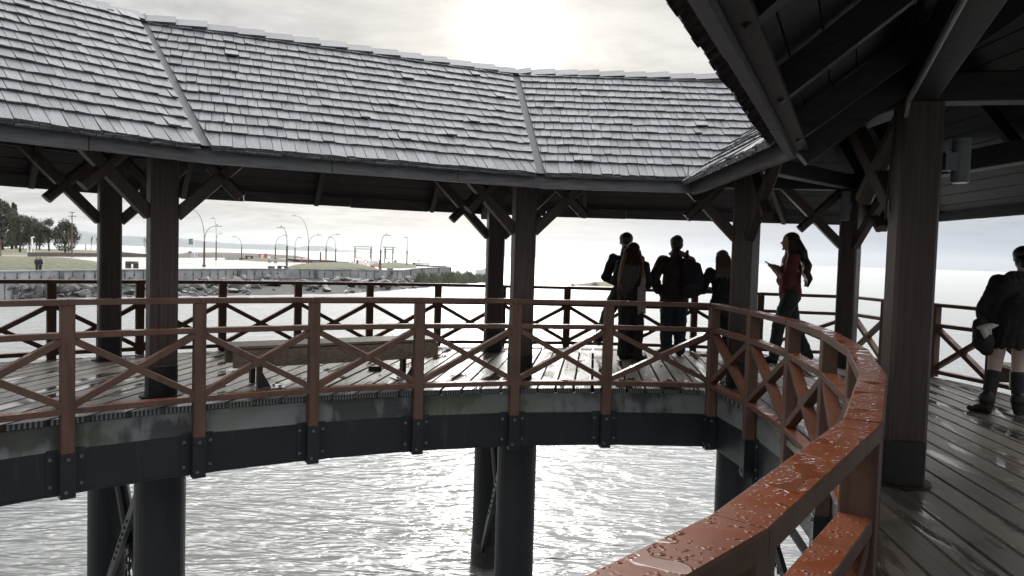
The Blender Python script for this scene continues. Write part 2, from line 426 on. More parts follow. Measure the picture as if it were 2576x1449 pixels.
class MB:
    def __init__(s):
        s.v, s.f, s.uv, s.mi = [], [], {}, {}

    def quad(s, pts, uvs=None, mi=0):
        b = len(s.v)
        s.v += [Vector(p) for p in pts]
        s.f.append(tuple(range(b, b + len(pts))))
        if uvs:
            s.uv[len(s.f) - 1] = uvs
        if mi:
            s.mi[len(s.f) - 1] = mi

    def hull8(s, p, mi=None):
        """p: 4 bottom points then 4 top points, same turn"""
        b = len(s.v)
        s.v += [Vector(q) for q in p]
        fs = [(3, 2, 1, 0), (4, 5, 6, 7), (0, 1, 5, 4), (1, 2, 6, 5), (2, 3, 7, 6), (3, 0, 4, 7)]
        for k, f in enumerate(fs):
            s.f.append(tuple(b + i for i in f))
            if mi and k in mi:
                s.mi[len(s.f) - 1] = mi[k]

    def box(s, c, h, rz=0.0):
        c = Vector(c)
        ca, sa = math.cos(rz), math.sin(rz)
        P = []
        for z in (-1, 1):
            for x, y in ((-1, -1), (1, -1), (1, 1), (-1, 1)):
                X, Y = x * h[0], y * h[1]
                P.append(c + Vector((X * ca - Y * sa, X * sa + Y * ca, z * h[2])))
        s.hull8(P)

    def ring(s, pts):
        b = len(s.v)
        s.v += [Vector(p) for p in pts]
        return list(range(b, b + len(pts)))

    def loft(s, rings, cap=True):
        ids = [s.ring(r) for r in rings]
        n = len(ids[0])
        for a, b in zip(ids, ids[1:]):
            for i in range(n):
                s.f.append((a[i], a[(i + 1) % n], b[(i + 1) % n], b[i]))
        if cap:
            s.f.append(tuple(reversed(ids[0])))
            s.f.append(tuple(ids[-1]))

    def bar(s, p, q, w, h, up=(0, 0, 1), c=0.0):
        """timber from p to q, w across, h along up, corners cut by c"""
        p, q = Vector(p), Vector(q)
        d = (q - p).normalized()
        side = d.cross(Vector(up))
        if side.length < 1e-4:
            side = d.cross(Vector((1, 0, 0)))
        side.normalize()
        u = side.cross(d).normalized()
        a, b = w / 2, h / 2
        if c:
            sec = [(-a + c, -b), (a - c, -b), (a, -b + c), (a, b - c), (a - c, b), (-a + c, b), (-a, b - c), (-a, -b + c)]
        else:
            sec = [(-a, -b), (a, -b), (a, b), (-a, b)]
        s.loft([[o + side * x + u * y for x, y in sec] for o in (p, q)])

    def tube(s, pts, r, n=8, cap=True):
        pts = [Vector(p) for p in pts]
        rs = r if isinstance(r, (list, tuple)) else [r] * len(pts)
        rings = []
        ref = Vector((0, 0, 1))
        for i, p in enumerate(pts):
            d = (pts[min(i + 1, len(pts) - 1)] - pts[max(i - 1, 0)]).normalized()
            if abs(d.dot(ref)) > 0.95:
                ref = Vector((1, 0, 0)) if abs(d.x) < 0.9 else Vector((0, 1, 0))
            sd_ = d.cross(ref).normalized()
            u = sd_.cross(d)
            rings.append([p + (sd_ * math.cos(2 * math.pi * k / n) + u * math.sin(2 * math.pi * k / n)) * rs[i] for k in range(n)])
        s.loft(rings, cap)

    def sweep(s, path, prof, closed=False):
        """mitred sweep of a profile (offset to the left of travel, z) along a plan path"""
        n = len(path)
        rings = []
        for i, p in enumerate(path):
            p = Vector(p[:2])
            a = Vector(path[i - 1][:2]) if i else None
            b = Vector(path[i + 1][:2]) if i < n - 1 else None
            d1 = (p - a).normalized() if a is not None else (b - p).normalized()
            d2 = (b - p).normalized() if b is not None else d1
            n1, n2 = Vector((-d1.y, d1.x)), Vector((-d2.y, d2.x))
            m = (n1 + n2).normalized()
            k = 1.0 / max(0.3, m.dot(n1))
            rings.append([Vector((p.x + m.x * o * k, p.y + m.y * o * k, z)) for o, z in prof])
        s.loft(rings)

    def sweep_bay(s, path, i, prof, gap):
        """one bay of a mitred sweep, a hair short at both ends"""
        rings = []
        for e, j in ((1, i), (-1, i + 1)):
            p = Vector(path[j][:2])
            d = (Vector(path[i + 1][:2]) - Vector(path[i][:2])).normalized()
            k = j - 1 if e == 1 else j + 1
            if 0 <= k < len(path):
                o = Vector(path[k][:2])
                d2 = (p - o).normalized() if e == 1 else (o - p).normalized()
            else:
                d2 = d
            n1, n2 = Vector((-d.y, d.x)), Vector((-d2.y, d2.x))
            m = (n1 + n2).normalized()
            kk = 1.0 / max(0.3, m.dot(n1))
            rings.append([Vector((p.x + m.x * o_ * kk + d.x * gap * e, p.y + m.y * o_ * kk + d.y * gap * e, z)) for o_, z in prof])
        s.loft(rings)

    def build(s, name, m, parent=None, smooth=False, loc=None):
        me = bpy.data.meshes.new(name)
        org = Vector(loc) if loc is not None else Vector((0, 0, 0))
        me.from_pydata([tuple(v - org) for v in s.v], [], s.f)
        ms = m if isinstance(m, (list, tuple)) else [m]
        for x in ms:
            me.materials.append(x)
        for k, i in s.mi.items():
            me.polygons[k].material_index = i
        if s.uv:
            ul = me.uv_layers.new(name='UVMap')
            for k, uvs in s.uv.items():
                for li, c in zip(me.polygons[k].loop_indices, uvs):
                    ul.data[li].uv = c
        if smooth:
            for p in me.polygons:
                p.use_smooth = True
        me.validate()
        o = bpy.data.objects.new(name, me)
        COL.objects.link(o)
        if loc is not None:
            o.location = org
        if parent is not None:
            o.parent = parent
            o.location = org - wl(parent)
        return o


def tag(o, label=None, cat=None, group=None, kind=None):
    for k, v in (('label', label), ('category', cat), ('group', group), ('kind', kind)):
        if v:
            o[k] = v
    return o


def empty(name, loc=(0, 0, 0), label=None, cat=None, group=None):
    o = bpy.data.objects.new(name, None)
    COL.objects.link(o)
    o.location = loc
    o.empty_display_size = 0.2
    return tag(o, label, cat, group)


def copy_tree(o, parent=None):
    c = o.copy()
    COL.objects.link(c)
    if parent is not None:
        c.parent = parent
    for ch in o.children:
        copy_tree(ch, c)
    return c


def pol(C, ang, r):
    return Vector((C[0] + r * math.cos(R(ang)), C[1] + r * math.sin(R(ang))))


def xyz(p, z):
    return Vector((p[0], p[1], z))

# ------------------------------------------------------------------ plan of the pier
# two arcs of the same radius meet at a pointed corner; the deck runs round the almond-shaped pool
C1, C2 = Vector((2.246, -0.42)), Vector((-6.713, 7.431))
MID = (C1 + C2) / 2
HALF = (C2 - C1).length / 2
BIS = Vector((C2.y - C1.y, -(C2.x - C1.x))).normalized()


def lens_corner(r):
    return MID + BIS * math.sqrt(r * r - HALF * HALF)


def line_meet(p, d, q, e):
    k = d.x * e.y - d.y * e.x
    t = ((q.x - p.x) * e.y - (q.y - p.y) * e.x) / k
    return p + d * t


def chain1(r):
    t = (r - 8.95) / 2.25                # the valleys run a little askew in plan
    a = [pol(C1, g0 + (g1 - g0) * min(t, 1.0), r) for g0, g1 in ((102.65, 101.85), (125.5, 126.7), (149.4, 151.5), (175.0, 175.0))]
    return [roof_corner(r)] + a


def chain2(r):
    a = [pol(C2, g, r) for g in (-13.6, -37.0, -60.6)]
    return [roof_corner(r)] + a


def roof_corner(r):
    a0, a1 = pol(C1, 102.3, r), pol(C1, 78.1, r)
    b0, b1 = pol(C2, -13.6, r), pol(C2, 12.0, r)
    return line_meet(a0, a1 - a0, b0, b1 - b0)


# ------------------------------------------------------------------ water, deck
wm = MB()
wm.quad([(-26000, -240, WATER), (26000, -240, WATER), (26000, 26000, WATER), (-26000, 26000, WATER)])
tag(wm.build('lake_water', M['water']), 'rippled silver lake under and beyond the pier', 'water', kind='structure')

R_IN, R_OUT = 9.40, 13.43
U = Vector((math.cos(PLANK_A), math.sin(PLANK_A)))
NV = Vector((-U.y, U.x))


def lens_cut(sv, r):
    o = NV * sv
    lo, hi = -1e9, 1e9
    for C in (C1, C2):
        q = C - o
        t = q.dot(U)
        d2 = r * r - (q - U * t).length_squared
        if d2 <= 0:
            return None
        k = math.sqrt(d2)
        lo, hi = max(lo, t - k), min(hi, t + k)
    return (lo, hi) if hi > lo else None


def plank_segs(sv):
    o = lens_cut(sv, R_OUT)
    if o is None:
        return []
    i = lens_cut(sv, R_IN)
    if i is None:
        return [(o[0], o[1], 0, 0)]
    return [(o[0], i[0], 0, 1), (i[1], o[1], 1, 0)]


dk = MB()
PITCHW, PW, TH = 0.222, 0.190, 0.055
for k in range(-75, 75):
    s0 = k * PITCHW + random.uniform(-0.003, 0.003)
    s1 = s0 + PW + random.uniform(-0.004, 0.004)
    A, B = plank_segs(s0), plank_segs(s1)
    if not A and not B:
        continue
    if len(A) != len(B):
        mid = plank_segs((s0 + s1) / 2)
        A = B = mid
    for (a0, a1, e0, e1), (b0, b1, _, _) in zip(A, B):
        n = max(1, int((a1 - a0) / 4.2 + random.random()))
        cuts = [0.0] + sorted(min(0.95, max(0.05, (j + random.uniform(-0.2, 0.2)) / n)) for j in range(1, n)) + [1.0]
        for j in range(n):
            f0, f1 = cuts[j], cuts[j + 1]
            g = 0.004 / max(0.5, a1 - a0)
            if j:
                f0 += g
            dz = random.uniform(-0.003, 0.003)
            P = []
            for z in (-TH + dz, dz):
                for s_, (x0, x1) in ((s0, (a0, a1)), (s1, (b0, b1))):
                    P.append([xyz(NV * s_ + U * (x0 + (x1 - x0) * f), z) for f in (f0, f1)])
            lo0, lo1, hi0, hi1 = P
            mi = {}
            if e0 and j == 0:
                mi[5] = 1
            if e1 and j == n - 1:
                mi[3] = 1
            # bottom: s0f0, s0f1, s1f1, s1f0
            dk.hull8([lo0[0], lo0[1], lo1[1], lo1[0], hi0[0], hi0[1], hi1[1], hi1[0]], mi)
tag(dk.build('pier_deck', [M['deck'], M['hatch']]), 'wet grey-brown plank deck of the pier', 'deck', kind='structure')

# rail post stations along the inner edge
ANG1 = [96.4, 103.5, 110.7, 118.0, 125.1, 132.1, 139.2, 146.3, 153.4, 160.5]
ANG2 = [2.3, -4.9, -12.0, -18.8, -25.6, -32.8, -40.1, -47.2, -54.3, -61.4]


def inner_path(which, r):
    c = lens_corner(r)
    if which == 1:
        return [c] + [pol(C1, a, r) for a in ANG1]
    return [c] + [pol(C2, a, r) for a in ANG2]


def edge_beam(which, label):
    root = empty('edge_beam', xyz(inner_path(which, 9.45)[3], -0.6), label, 'beam', 'edge beams under the deck rim')
    p = inner_path(which, 9.42)
    sgn = -1 if which == 1 else 1          # outward side of the sweep
    if which == 1:
        prof_l = [(0.0, -0.30), (0.0, -0.062), (-0.05, -0.062), (-0.05, -0.30)]
        prof_s = [(0.012, -0.69), (0.012, -0.303), (-0.02, -0.303), (-0.02, -0.69)]
    else:
        prof_l = [(0.05, -0.30), (0.05, -0.062), (0.0, -0.062), (0.0, -0.30)]
        prof_s = [(0.02, -0.69), (0.02, -0.303), (-0.012, -0.303), (-0.012, -0.69)]
    if which == 1:
        prof_l = [(-o, z) for o, z in prof_l]
        prof_s = [(-o, z) for o, z in prof_s]
        prof_l = [(-o, z) for o, z in prof_l]
    m = MB()
    m.sweep(p, prof_l)
    m.build('ledger_board', M['ledger'], root)
    m = MB()
    m.sweep(p, [(0.0, -0.69), (0.0, -0.303), (0.06 * sgn, -0.303), (0.06 * sgn, -0.69)])
    # bottom flange
    m.sweep(p, [(0.0, -0.715), (0.0, -0.692), (0.16 * sgn, -0.692), (0.16 * sgn, -0.715)])
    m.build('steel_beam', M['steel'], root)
    b = MB()
    for i, q in enumerate(p[:-1]):
        if i == 0:
            continue
        d = (p[i + 1] - p[i - 1]).normalized()
        nrm = (q - (C1 if which == 1 else C2)).normalized()
        for sx in (-0.125, 0.125):
            for z in (-0.37, -0.62):
                c = q + d * sx - nrm * 0.024
                b.tube([xyz(c + nrm * 0.02, z), xyz(c - nrm * 0.008, z)], 0.016, 8)
    b.build('bolt_heads', M['bolt'], root)
    pl = MB()
    for i, q in enumerate(p[:-1]):
        if i == 0:
            continue
        nrm = (q - (C1 if which == 1 else C2)).normalized()
        d = (p[i + 1] - p[i - 1]).normalized()
        c = q - nrm * 0.008
        pl.box(xyz(c, -0.50), (0.155, 0.010, 0.215), math.atan2(d.y, d.x))
    pl.build('splice_plates', M['steel'], root)
    return root


edge_beam(1, 'dark steel beam and mossy ledger below the far curved deck edge')
edge_beam(2, 'dark steel beam and ledger below the deck edge at right, behind the near red rail')


# ------------------------------------------------------------------ railings
RAIL_TOP = 1.098


def railing(path, C, label, feet, cross=True, cap_w=0.122):
    """posts at the stations of path; top, middle and foot rail; a cross between the lower two"""
    root = empty('railing', xyz(path[len(path) // 2], 0), label, 'railing', 'timber railings of the pier')
    rj = random.Random(len(path) * 7 + int(feet))
    for i in range(len(path) - 1):
        jz = rj.uniform(-0.0025, 0.0025)
        prof = [(-cap_w / 2, 1.045), (cap_w / 2, 1.045), (cap_w / 2, 1.093 + jz), (cap_w / 2 - 0.007, RAIL_TOP + jz), (-cap_w / 2 + 0.007, RAIL_TOP + jz), (-cap_w / 2, 1.093 + jz)]
        m = MB()
        m.sweep_bay(path, i, prof, 0.0022)
        m.build('top_rail', M['paint'], root)
    jm = MB()
    n = len(path)
    for i, p in enumerate(path):
        nrm = (p - C).normalized()
        if i == 0 and n > 1:
            d = (path[1] - p).normalized()
            nrm = Vector((-d.y, d.x))
            if nrm.dot(p - C) < 0:
                nrm = -nrm
        a = math.atan2(nrm.y, nrm.x)
        foot = -0.31 if feet else 0.0
        pm = MB()
        pm.bar(xyz(p, foot), xyz(p, 1.0435), 0.112, 0.112, up=(nrm.x, nrm.y, 0), c=0.006)
        po = pm.build('post', M['paint'], root)
        if feet:
            sm = MB()
            o = p - nrm * 0.002
            sm.box(xyz(o, -0.515), (0.060, 0.062, 0.208), a)
            tl = Vector((-nrm.y, nrm.x))
            for z, sx in ((-0.36, 0.0), (-0.66, 0.02)):
                c = o - nrm * 0.06
                sm.mi_start = len(sm.f)
                b0 = len(sm.f)
                sm.tube([xyz(c + tl * sx, z), xyz(c + tl * sx - nrm * 0.014, z)], 0.016, 8)
                for q in range(b0, len(sm.f)):
                    sm.mi[q] = 1
            sm.build('steel_shoe', [M['steel'], M['bolt']], root)
        if i == n - 1:
            continue
        q = path[i + 1]
        d = (q - p).normalized()
        e0, e1 = p + d * 0.057, q - d * 0.057
        r1 = MB()
        r1.bar(xyz(e0, 0.768), xyz(e1, 0.768), 0.105, 0.055, c=0.004)
        r1.build('middle_rail', M['paint'], root)
        r2 = MB()
        r2.bar(xyz(e0, 0.078), xyz(e1, 0.078), 0.105, 0.055, c=0.004)
        r2.build('foot_rail', M['paint'], root)
        if cross:
            side = Vector((-d.y, d.x))
            for z0, z1, off in ((0.135, 0.715, 0.0), (0.715, 0.135, 0.004)):
                bm_ = MB()
                A, B = xyz(e0, z0), xyz(e1, z1)
                bm_.bar(A - (B - A).normalized() * 0.015, B + (B - A).normalized() * 0.015, 0.088 + off, 0.062, c=0.003)
                bm_.build('cross_brace', M['paint'], root)
    return root


railing(inner_path(1, 9.35), C1, 'brown crossed timber railing along the far curved edge of the pool', True)
rp2 = [p + (p - C2).normalized() * (0.025 if i >= 6 else 0.0) for i, p in enumerate(inner_path(2, 9.35))]
railing(rp2, C2, 'wet red-brown railing curving close past the camera at lower right, beaded with rain', True)
OC = Vector((6.0, 12.65))
out1 = [OC] + [pol(C1, a, 13.47) for a in (80.6, 85.5, 90.4, 95.3, 100.3, 105.2, 110.2, 115.2, 120.1, 125.0, 129.7, 134.6, 139.5, 144.4)]
out2 = [OC] + [pol(C2, a, 13.47) for a in (18.4, 14.3, 10.0, 5.1, 0.2, -4.7)]
railing(out1, C1, 'dark backlit outer railing facing the shore and the open lake, behind the standing visitors', False)
railing(out2, C2, 'outer railing at the right side of the deck, behind the woman in the black coat', False)


# ------------------------------------------------------------------ posts
def timber_post(p, ang, label, brace_dirs, beam_z=2.80):
    root = empty('timber_post', xyz(p, 0), label, 'post', 'big timber posts carrying the roof')
    nrm = Vector((math.cos(R(ang)), math.sin(R(ang)), 0))
    s = MB()
    s.bar(xyz(p, 0.30), xyz(p, beam_z), 0.275, 0.275, up=nrm, c=0.022)
    s.build('shaft', M['post'], root)
    sl = MB()
    rings = []
    for z, r in ((0.0, 0.157), (0.33, 0.159), (0.345, 0.150)):
        rings.append([xyz(p, z) + Vector((math.cos(t) * r / max(abs(math.cos(t - R(ang))), abs(math.sin(t - R(ang)))) ** 0.55, math.sin(t) * r / max(abs(math.cos(t - R(ang))), abs(math.sin(t - R(ang)))) ** 0.55, 0)) for t in [2 * math.pi * k / 24 for k in range(24)]])
    sl.loft(rings)
    fl = [xyz(p, 0.004) + Vector((math.cos(2 * math.pi * k / 24) * 0.215, math.sin(2 * math.pi * k / 24) * 0.215, 0)) for k in range(24)]
    sl.loft([fl, [q + Vector((0, 0, 0.012)) for q in fl]])
    sl.build('base_sleeve', M['sleeve'], root)
    for d in brace_dirs:
        d = Vector(d).normalized()
        d3 = Vector((d.x, d.y, 0))
        side = Vector((-d.y, d.x, 0))
        b = MB()
        b.bar(xyz(p, 1.93) + d3 * 0.13, xyz(p, 2.84) + d3 * 1.04, 0.12, 0.13, c=0.012)
        b.build('brace', M['post'], root)
        b = MB()
        e = xyz(p, 2.17) + d3 * 0.78
        f = xyz(p, 2.80) + d3 * 0.16
        b.bar(f + side * 0.004, e + side * 0.004, 0.128, 0.13, c=0.035)
        b.build('counter_brace', M['post'], root)
    return root


LI, MI, RI, NB = Vector((-3.74, 7.70)), Vector((0.13, 9.39)), Vector((3.00, 9.33)), Vector((2.95, 5.36))
LO, MO, RO = Vector((-5.60, 10.02)), Vector((-0.30, 12.13)), Vector((5.33, 11.45))
nx1, nx2 = pol(C1, 150.8, 10.05), pol(C1, 150.8, 12.9)
nb2, no2, no3 = pol(C2, -36.4, 9.98), pol(C2, -12.2, 12.9), pol(C2, -36.4, 12.9)
timber_post(LI, 126.4, 'broad brown post at left, nearer of the left pair, standing behind the far railing', [nx1 - LI, MI - LI])
timber_post(LO, 126.9, 'narrower brown post at far left, on the lake side, with shore rocks behind it', [nx2 - LO, MO - LO])
timber_post(MI, 102.3, 'brown post in the middle, nearer of its pair, right of the timber bench', [LI - MI, RI - MI])
timber_post(MO, 101.5, 'brown post in the middle on the lake side, half behind a nearer post', [LO - MO, RO - MO])
timber_post(RI, 48.8, 'brown post between the woman with dark jacket and the woman in red', [MI - RI, NB - RI])
timber_post(RO, 48.8, 'slim lake-side post at the far corner, right of the woman in red', [MO - RO, no2 - RO])
timber_post(NB, -12.2, 'largest and nearest post, right of the red rail, with a grey cylinder lamp', [RI - NB])


# ------------------------------------------------------------------ wall lamps
def wall_lamp(p, d, z0, z1, r, label):
    """cylinder lamp held off the post at p in direction d"""
    d = Vector(d).normalized()
    c = p + d * (0.140 + 0.05 + r)
    root = empty('wall_lamp', xyz(c, z0), label, 'lamp', 'cylinder lamps on the posts')
    m = MB()
    n = 20
    prof = [(r * 0.96, z0), (r, z0 + 0.008), (r, z0 + 0.03), (r * 0.97, z0 + 0.034), (r, z0 + 0.038), (r, z1 - 0.03), (r * 0.97, z1 - 0.026), (r, z1 - 0.02), (r, z1 - 0.006), (r * 0.96, z1)]
    m.loft([[Vector((c.x + math.cos(2 * math.pi * k / n) * q, c.y + math.sin(2 * math.pi * k / n) * q, z)) for k in range(n)] for q, z in prof])
    m.build('housing', M['lampgrey'], root)
    m = MB()
    m.loft([[Vector((c.x + math.cos(2 * math.pi * k / n) * r * 0.8, c.y + math.sin(2 * math.pi * k / n) * r * 0.8, z)) for k in range(n)] for z in (z0 - 0.004, z0 + 0.002)])
    m.build('lens', M['lens_white'], root)
    m = MB()
    zm = (z0 + z1) / 2 - 0.01
    m.box(xyz(p + d * (0.140 + 0.035), zm), (0.045, 0.045, 0.065), math.atan2(d.y, d.x))
    m.tube([xyz(p + d * 0.155, zm - 0.06), xyz(p + d * 0.145, zm - 0.062)], 0.012, 6)
    m.build('bracket', M['lampgrey'], root)


td = Vector((-math.sin(R(-12.2)), math.cos(R(-12.2))))
wall_lamp(NB + td * -0.06 + Vector((0.07, 0.05)), (0.99, -0.12), 2.24, 2.56, 0.062, 'grey cylinder lamp on the right side of the nearest post')
wall_lamp(RO + Vector((-0.02, -0.05)), (-0.72, -0.70), 2.32, 2.76, 0.062, 'small grey cylinder lamp on the slim far corner post')


# ------------------------------------------------------------------ roof
EAVE_R, RIDGE_R, OUT_R = 8.95, 11.2, 13.62
EAVE_Z, RIDGE_Z, OUT_Z = 2.585, 4.27, 2.50


def shingle_facet(mb, a0, a1, b0, b1, rows, skip0, skip1, w_mean=0.118, hang=0.0):
    """a0-a1 eave corners, b0-b1 ridge corners; courses of single wooden shingles"""
    a0, a1, b0, b1 = map(Vector, (a0, a1, b0, b1))
    ex = (a1 - a0).normalized()
    upv = (b0 + b1) / 2 - (a0 + a1) / 2
    upv = (upv - ex * upv.dot(ex))
    L = upv.length
    uy = upv / L
    nz = ex.cross(uy)
    if nz.z < 0:
        nz = -nz
    e = L / rows

    def bounds(v):
        f = v / L
        l, r_ = a0 + (b0 - a0) * f, a1 + (b1 - a1) * f
        return (l - a0).dot(ex) + skip0, (r_ - a0).dot(ex) - skip1

    for i in range(-2, rows):
        if i < 0:
            v0, v1 = (-0.085 - hang, 0.14) if i == -2 else (-0.08 - hang, 0.16)
        else:
            v0, v1 = i * e - (0.075 + hang if i == 0 else 0.0), min(L + 0.02, i * e + e * 1.22)
        lo = min(bounds(v0)[0], bounds(v1)[0])
        hi = max(bounds(v0)[1], bounds(v1)[1])
        x = lo - random.uniform(0, w_mean)
        wave = random.uniform(-0.01, 0.01)
        while x < hi:
            wd = random.choice((0.085, 0.1, 0.115, 0.118, 0.122, 0.13, 0.15)) * w_mean / 0.118
            xa, xb = x + 0.003, x + wd - 0.003
            x += wd
            jv = random.gauss(0, 0.0045) + wave * 0.5
            lift = 0.030 + abs(random.gauss(0, 0.004))
            if i < 0:
                lift = (-0.004 if i == -2 else 0.014)
            elif random.random() < 0.015:
                lift += 0.018
            tw = random.gauss(0, 0.0025)
            th = 0.019
            P = []
            ok = True
            for vv, hh, sk in ((v0 + jv, lift, 1), (v1, 0.006, -1)):
                l, r_ = bounds(vv)
                p0, p1 = min(max(xa, l), r_), min(max(xb, l), r_)
                P.append((vv, p0, p1, hh, sk))
            if P[0][2] - P[0][1] < 0.012 and P[1][2] - P[1][1] < 0.012:
                ok = False
            if not ok:
                continue
            (va, p0, p1, ha, _), (vb, q0, q1, hb, _) = P
            skew = random.gauss(0, 0.003)

            def pt(xx, vv, hh):
                return a0 + ex * xx + uy * vv + nz * hh
            top = [pt(p0, va, ha + tw), pt(p1, va + skew, ha - tw), pt(q1, vb, hb), pt(q0, vb, hb)]
            bot = [pt(p0, va, ha + tw - th), pt(p1, va + skew, ha - tw - th), pt(q1, vb, hb - 0.004), pt(q0, vb, hb - 0.004)]
            uu = random.random() * 40
            U4 = [(p0 + uu, va), (p1 + uu, va), (q1 + uu, vb), (q0 + uu, vb)]
            if ex.cross(uy).z > 0:
                mb.quad(top, U4)
                mb.quad([bot[0], bot[1], top[1], top[0]], [U4[0], U4[1], U4[1], U4[0]])
                mb.quad([bot[1], bot[2], top[2], top[1]], [U4[1], U4[2], U4[2], U4[1]])
                mb.quad([bot[3], bot[0], top[0], top[3]], [U4[3], U4[0], U4[0], U4[3]])
            else:
                mb.quad(top[::-1], U4[::-1])
                mb.quad([top[0], top[1], bot[1], bot[0]], [U4[0], U4[1], U4[1], U4[0]])
                mb.quad([top[1], top[2], bot[2], bot[1]], [U4[1], U4[2], U4[2], U4[1]])
                mb.quad([top[3], top[0], bot[0], bot[3]], [U4[3], U4[0], U4[0], U4[3]])


def weld_islands(o):
    me = o.data
    b = bmesh.new()
    b.from_mesh(me)
    b.to_mesh(me)
    b.free()


def roof(chain, label, which):
    ch_e, ch_r, ch_o = chain(EAVE_R), chain(RIDGE_R), chain(OUT_R)
    root = empty('shingle_roof', xyz(ch_r[1], EAVE_Z), label, 'roof', 'shingled roofs over the pier deck')
    n = len(ch_e)
    for i in range(n - 1):
        m = MB()
        s0 = 0.0 if i == 0 else 0.06
        shingle_facet(m, xyz(ch_e[i], EAVE_Z), xyz(ch_e[i + 1], EAVE_Z), xyz(ch_r[i], RIDGE_Z), xyz(ch_r[i + 1], RIDGE_Z), 14, s0, 0.045, hang=0.0 if which == 1 else 0.085)
        m.build('shingle_slope', M['shingle'], root)
        m = MB()
        shingle_facet(m, xyz(ch_o[i], OUT_Z), xyz(ch_o[i + 1], OUT_Z), xyz(ch_r[i], RIDGE_Z), xyz(ch_r[i + 1], RIDGE_Z), 14, 0.0, 0.0, 0.16)
        m.build('shingle_slope', M['shingle'], root)
    # boarded underside: real boards with joints under each slope
    for i in range(n - 1):
        for (lo, zlo, rl) in ((ch_e, EAVE_Z, EAVE_R), (ch_o, OUT_Z, OUT_R)):
            m = MB()
            nb = 15
            for k in range(nb):
                f0, f1 = k / nb, (k + 1) / nb - 0.004
                P = []
                for f in (f0, f1):
                    for q in (i, i + 1):
                        p = lo[q] + (ch_r[q] - lo[q]) * f
                        P.append(xyz(p, zlo + (RIDGE_Z - zlo) * f - 0.022))
                a, b, c, d = P[0], P[1], P[3], P[2]
                dn = Vector((0, 0, -0.025))
                m.hull8([a + dn, b + dn, c + dn, d + dn, a, b, c, d])
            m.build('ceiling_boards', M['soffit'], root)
        # rafters
        rm = MB()
        seg = (ch_e[i + 1] - ch_e[i]).length
        cnt = max(1, int(seg / 1.25))
        for k in range(cnt + 1):
            f = (k + 0.5) / (cnt + 1)
            for lo, zlo in ((ch_e, EAVE_Z), (ch_o, OUT_Z)):
                a = lo[i].lerp(lo[i + 1], f)
                b = ch_r[i].lerp(ch_r[i + 1], f)
                rm.bar(xyz(a.lerp(b, 0.03), zlo - 0.125), xyz(b, RIDGE_Z - 0.16), 0.07, 0.15)
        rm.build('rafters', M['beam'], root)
    for i in range(n):
        hm = MB()
        for lo, zlo in ((ch_e, EAVE_Z), (ch_o, OUT_Z)):
            hm.bar(xyz(lo[i].lerp(ch_r[i], 0.03), zlo - 0.165), xyz(ch_r[i], RIDGE_Z - 0.19), 0.12, 0.22)
        hm.build('hip_rafter', M['beam'], root)
    # fascia boards, in lengths with open joints
    for lo, zt, zb, sg in ((ch_e, EAVE_Z - 0.005, 2.395 if which == 1 else 2.375, -1), (ch_o, OUT_Z - 0.005, 2.335, 1)):
        fm = MB()
        inw = 1.0 if (which == 1) else -1.0
        for i in range(n - 1):
            a, b = lo[i], lo[i + 1]
            L = (b - a).length
            d = (b - a) / L
            C = C1 if which == 1 else C2
            nr = Vector((-d.y, d.x))
            if nr.dot((a + b) / 2 - C) < 0:
                nr = -nr
            cuts = [0.0]
            x = random.uniform(0.8, 1.6)
            while x < L - 0.4:
                cuts.append(x)
                x += random.uniform(1.3, 1.75)
            cuts.append(L)
            for c0, c1_ in zip(cuts, cuts[1:]):
                e0 = c0 + (0.004 if c0 > 0 else 0)
                e1 = c1_ - (0.004 if c1_ < L else 0)
                jz = random.uniform(-0.006, 0.006)
                p, q = a + d * e0, a + d * e1
                i0, i1 = p + nr * 0.055 * (-sg), q + nr * 0.055 * (-sg)
                fm.hull8([xyz(p, zb + jz), xyz(q, zb + jz), xyz(i1, zb + jz), xyz(i0, zb + jz), xyz(p, zt), xyz(q, zt), xyz(i1, zt), xyz(i0, zt)])
        fm.build('fascia_board', M['fascia'], root)
    # battens under the first course (ragged shadow gap) and soffit strip behind the fascia
    bm_ = MB()
    C = C1 if which == 1 else C2
    for i in range(n - 1):
        a, b = ch_e[i], ch_e[i + 1]
        d = (b - a).normalized()
        nr = Vector((-d.y, d.x))
        if nr.dot((a + b) / 2 - C) < 0:
            nr = -nr
        bm_.hull8([xyz(a + nr * 0.058, 2.42), xyz(b + nr * 0.058, 2.42), xyz(b + nr * 0.15, 2.42), xyz(a + nr * 0.15, 2.42), xyz(a + nr * 0.058, 2.445), xyz(b + nr * 0.058, 2.445), xyz(b + nr * 0.15, 2.445), xyz(a + nr * 0.15, 2.445)])
    bm_.build('soffit_board', M['beam'], root)
    # flashing in the valleys between slopes
    for i in range(1, n - 1):
        fl = MB()
        a, b = xyz(ch_e[i], EAVE_Z), xyz(ch_r[i], RIDGE_Z)
        t1 = (xyz(ch_e[i + 1], EAVE_Z) - a).normalized()
        t0 = (xyz(ch_e[i - 1], EAVE_Z) - a).normalized()
        o = Vector((0, 0, 0.006))
        ee = (b - a).normalized() * 0.06
        fl.quad([a + o + t0 * 0.13 - ee, a + o - ee, b + o, b + o + t0 * 0.13])
        fl.quad([a + o - ee, a + o + t1 * 0.13 - ee, b + o + t1 * 0.13, b + o])
        fo = fl.build('valley_flashing', M['flash'], root)
        fo.modifiers.new('Solid', 'SOLIDIFY').thickness = 0.004
    # saw-tooth ridge caps
    rc = MB()
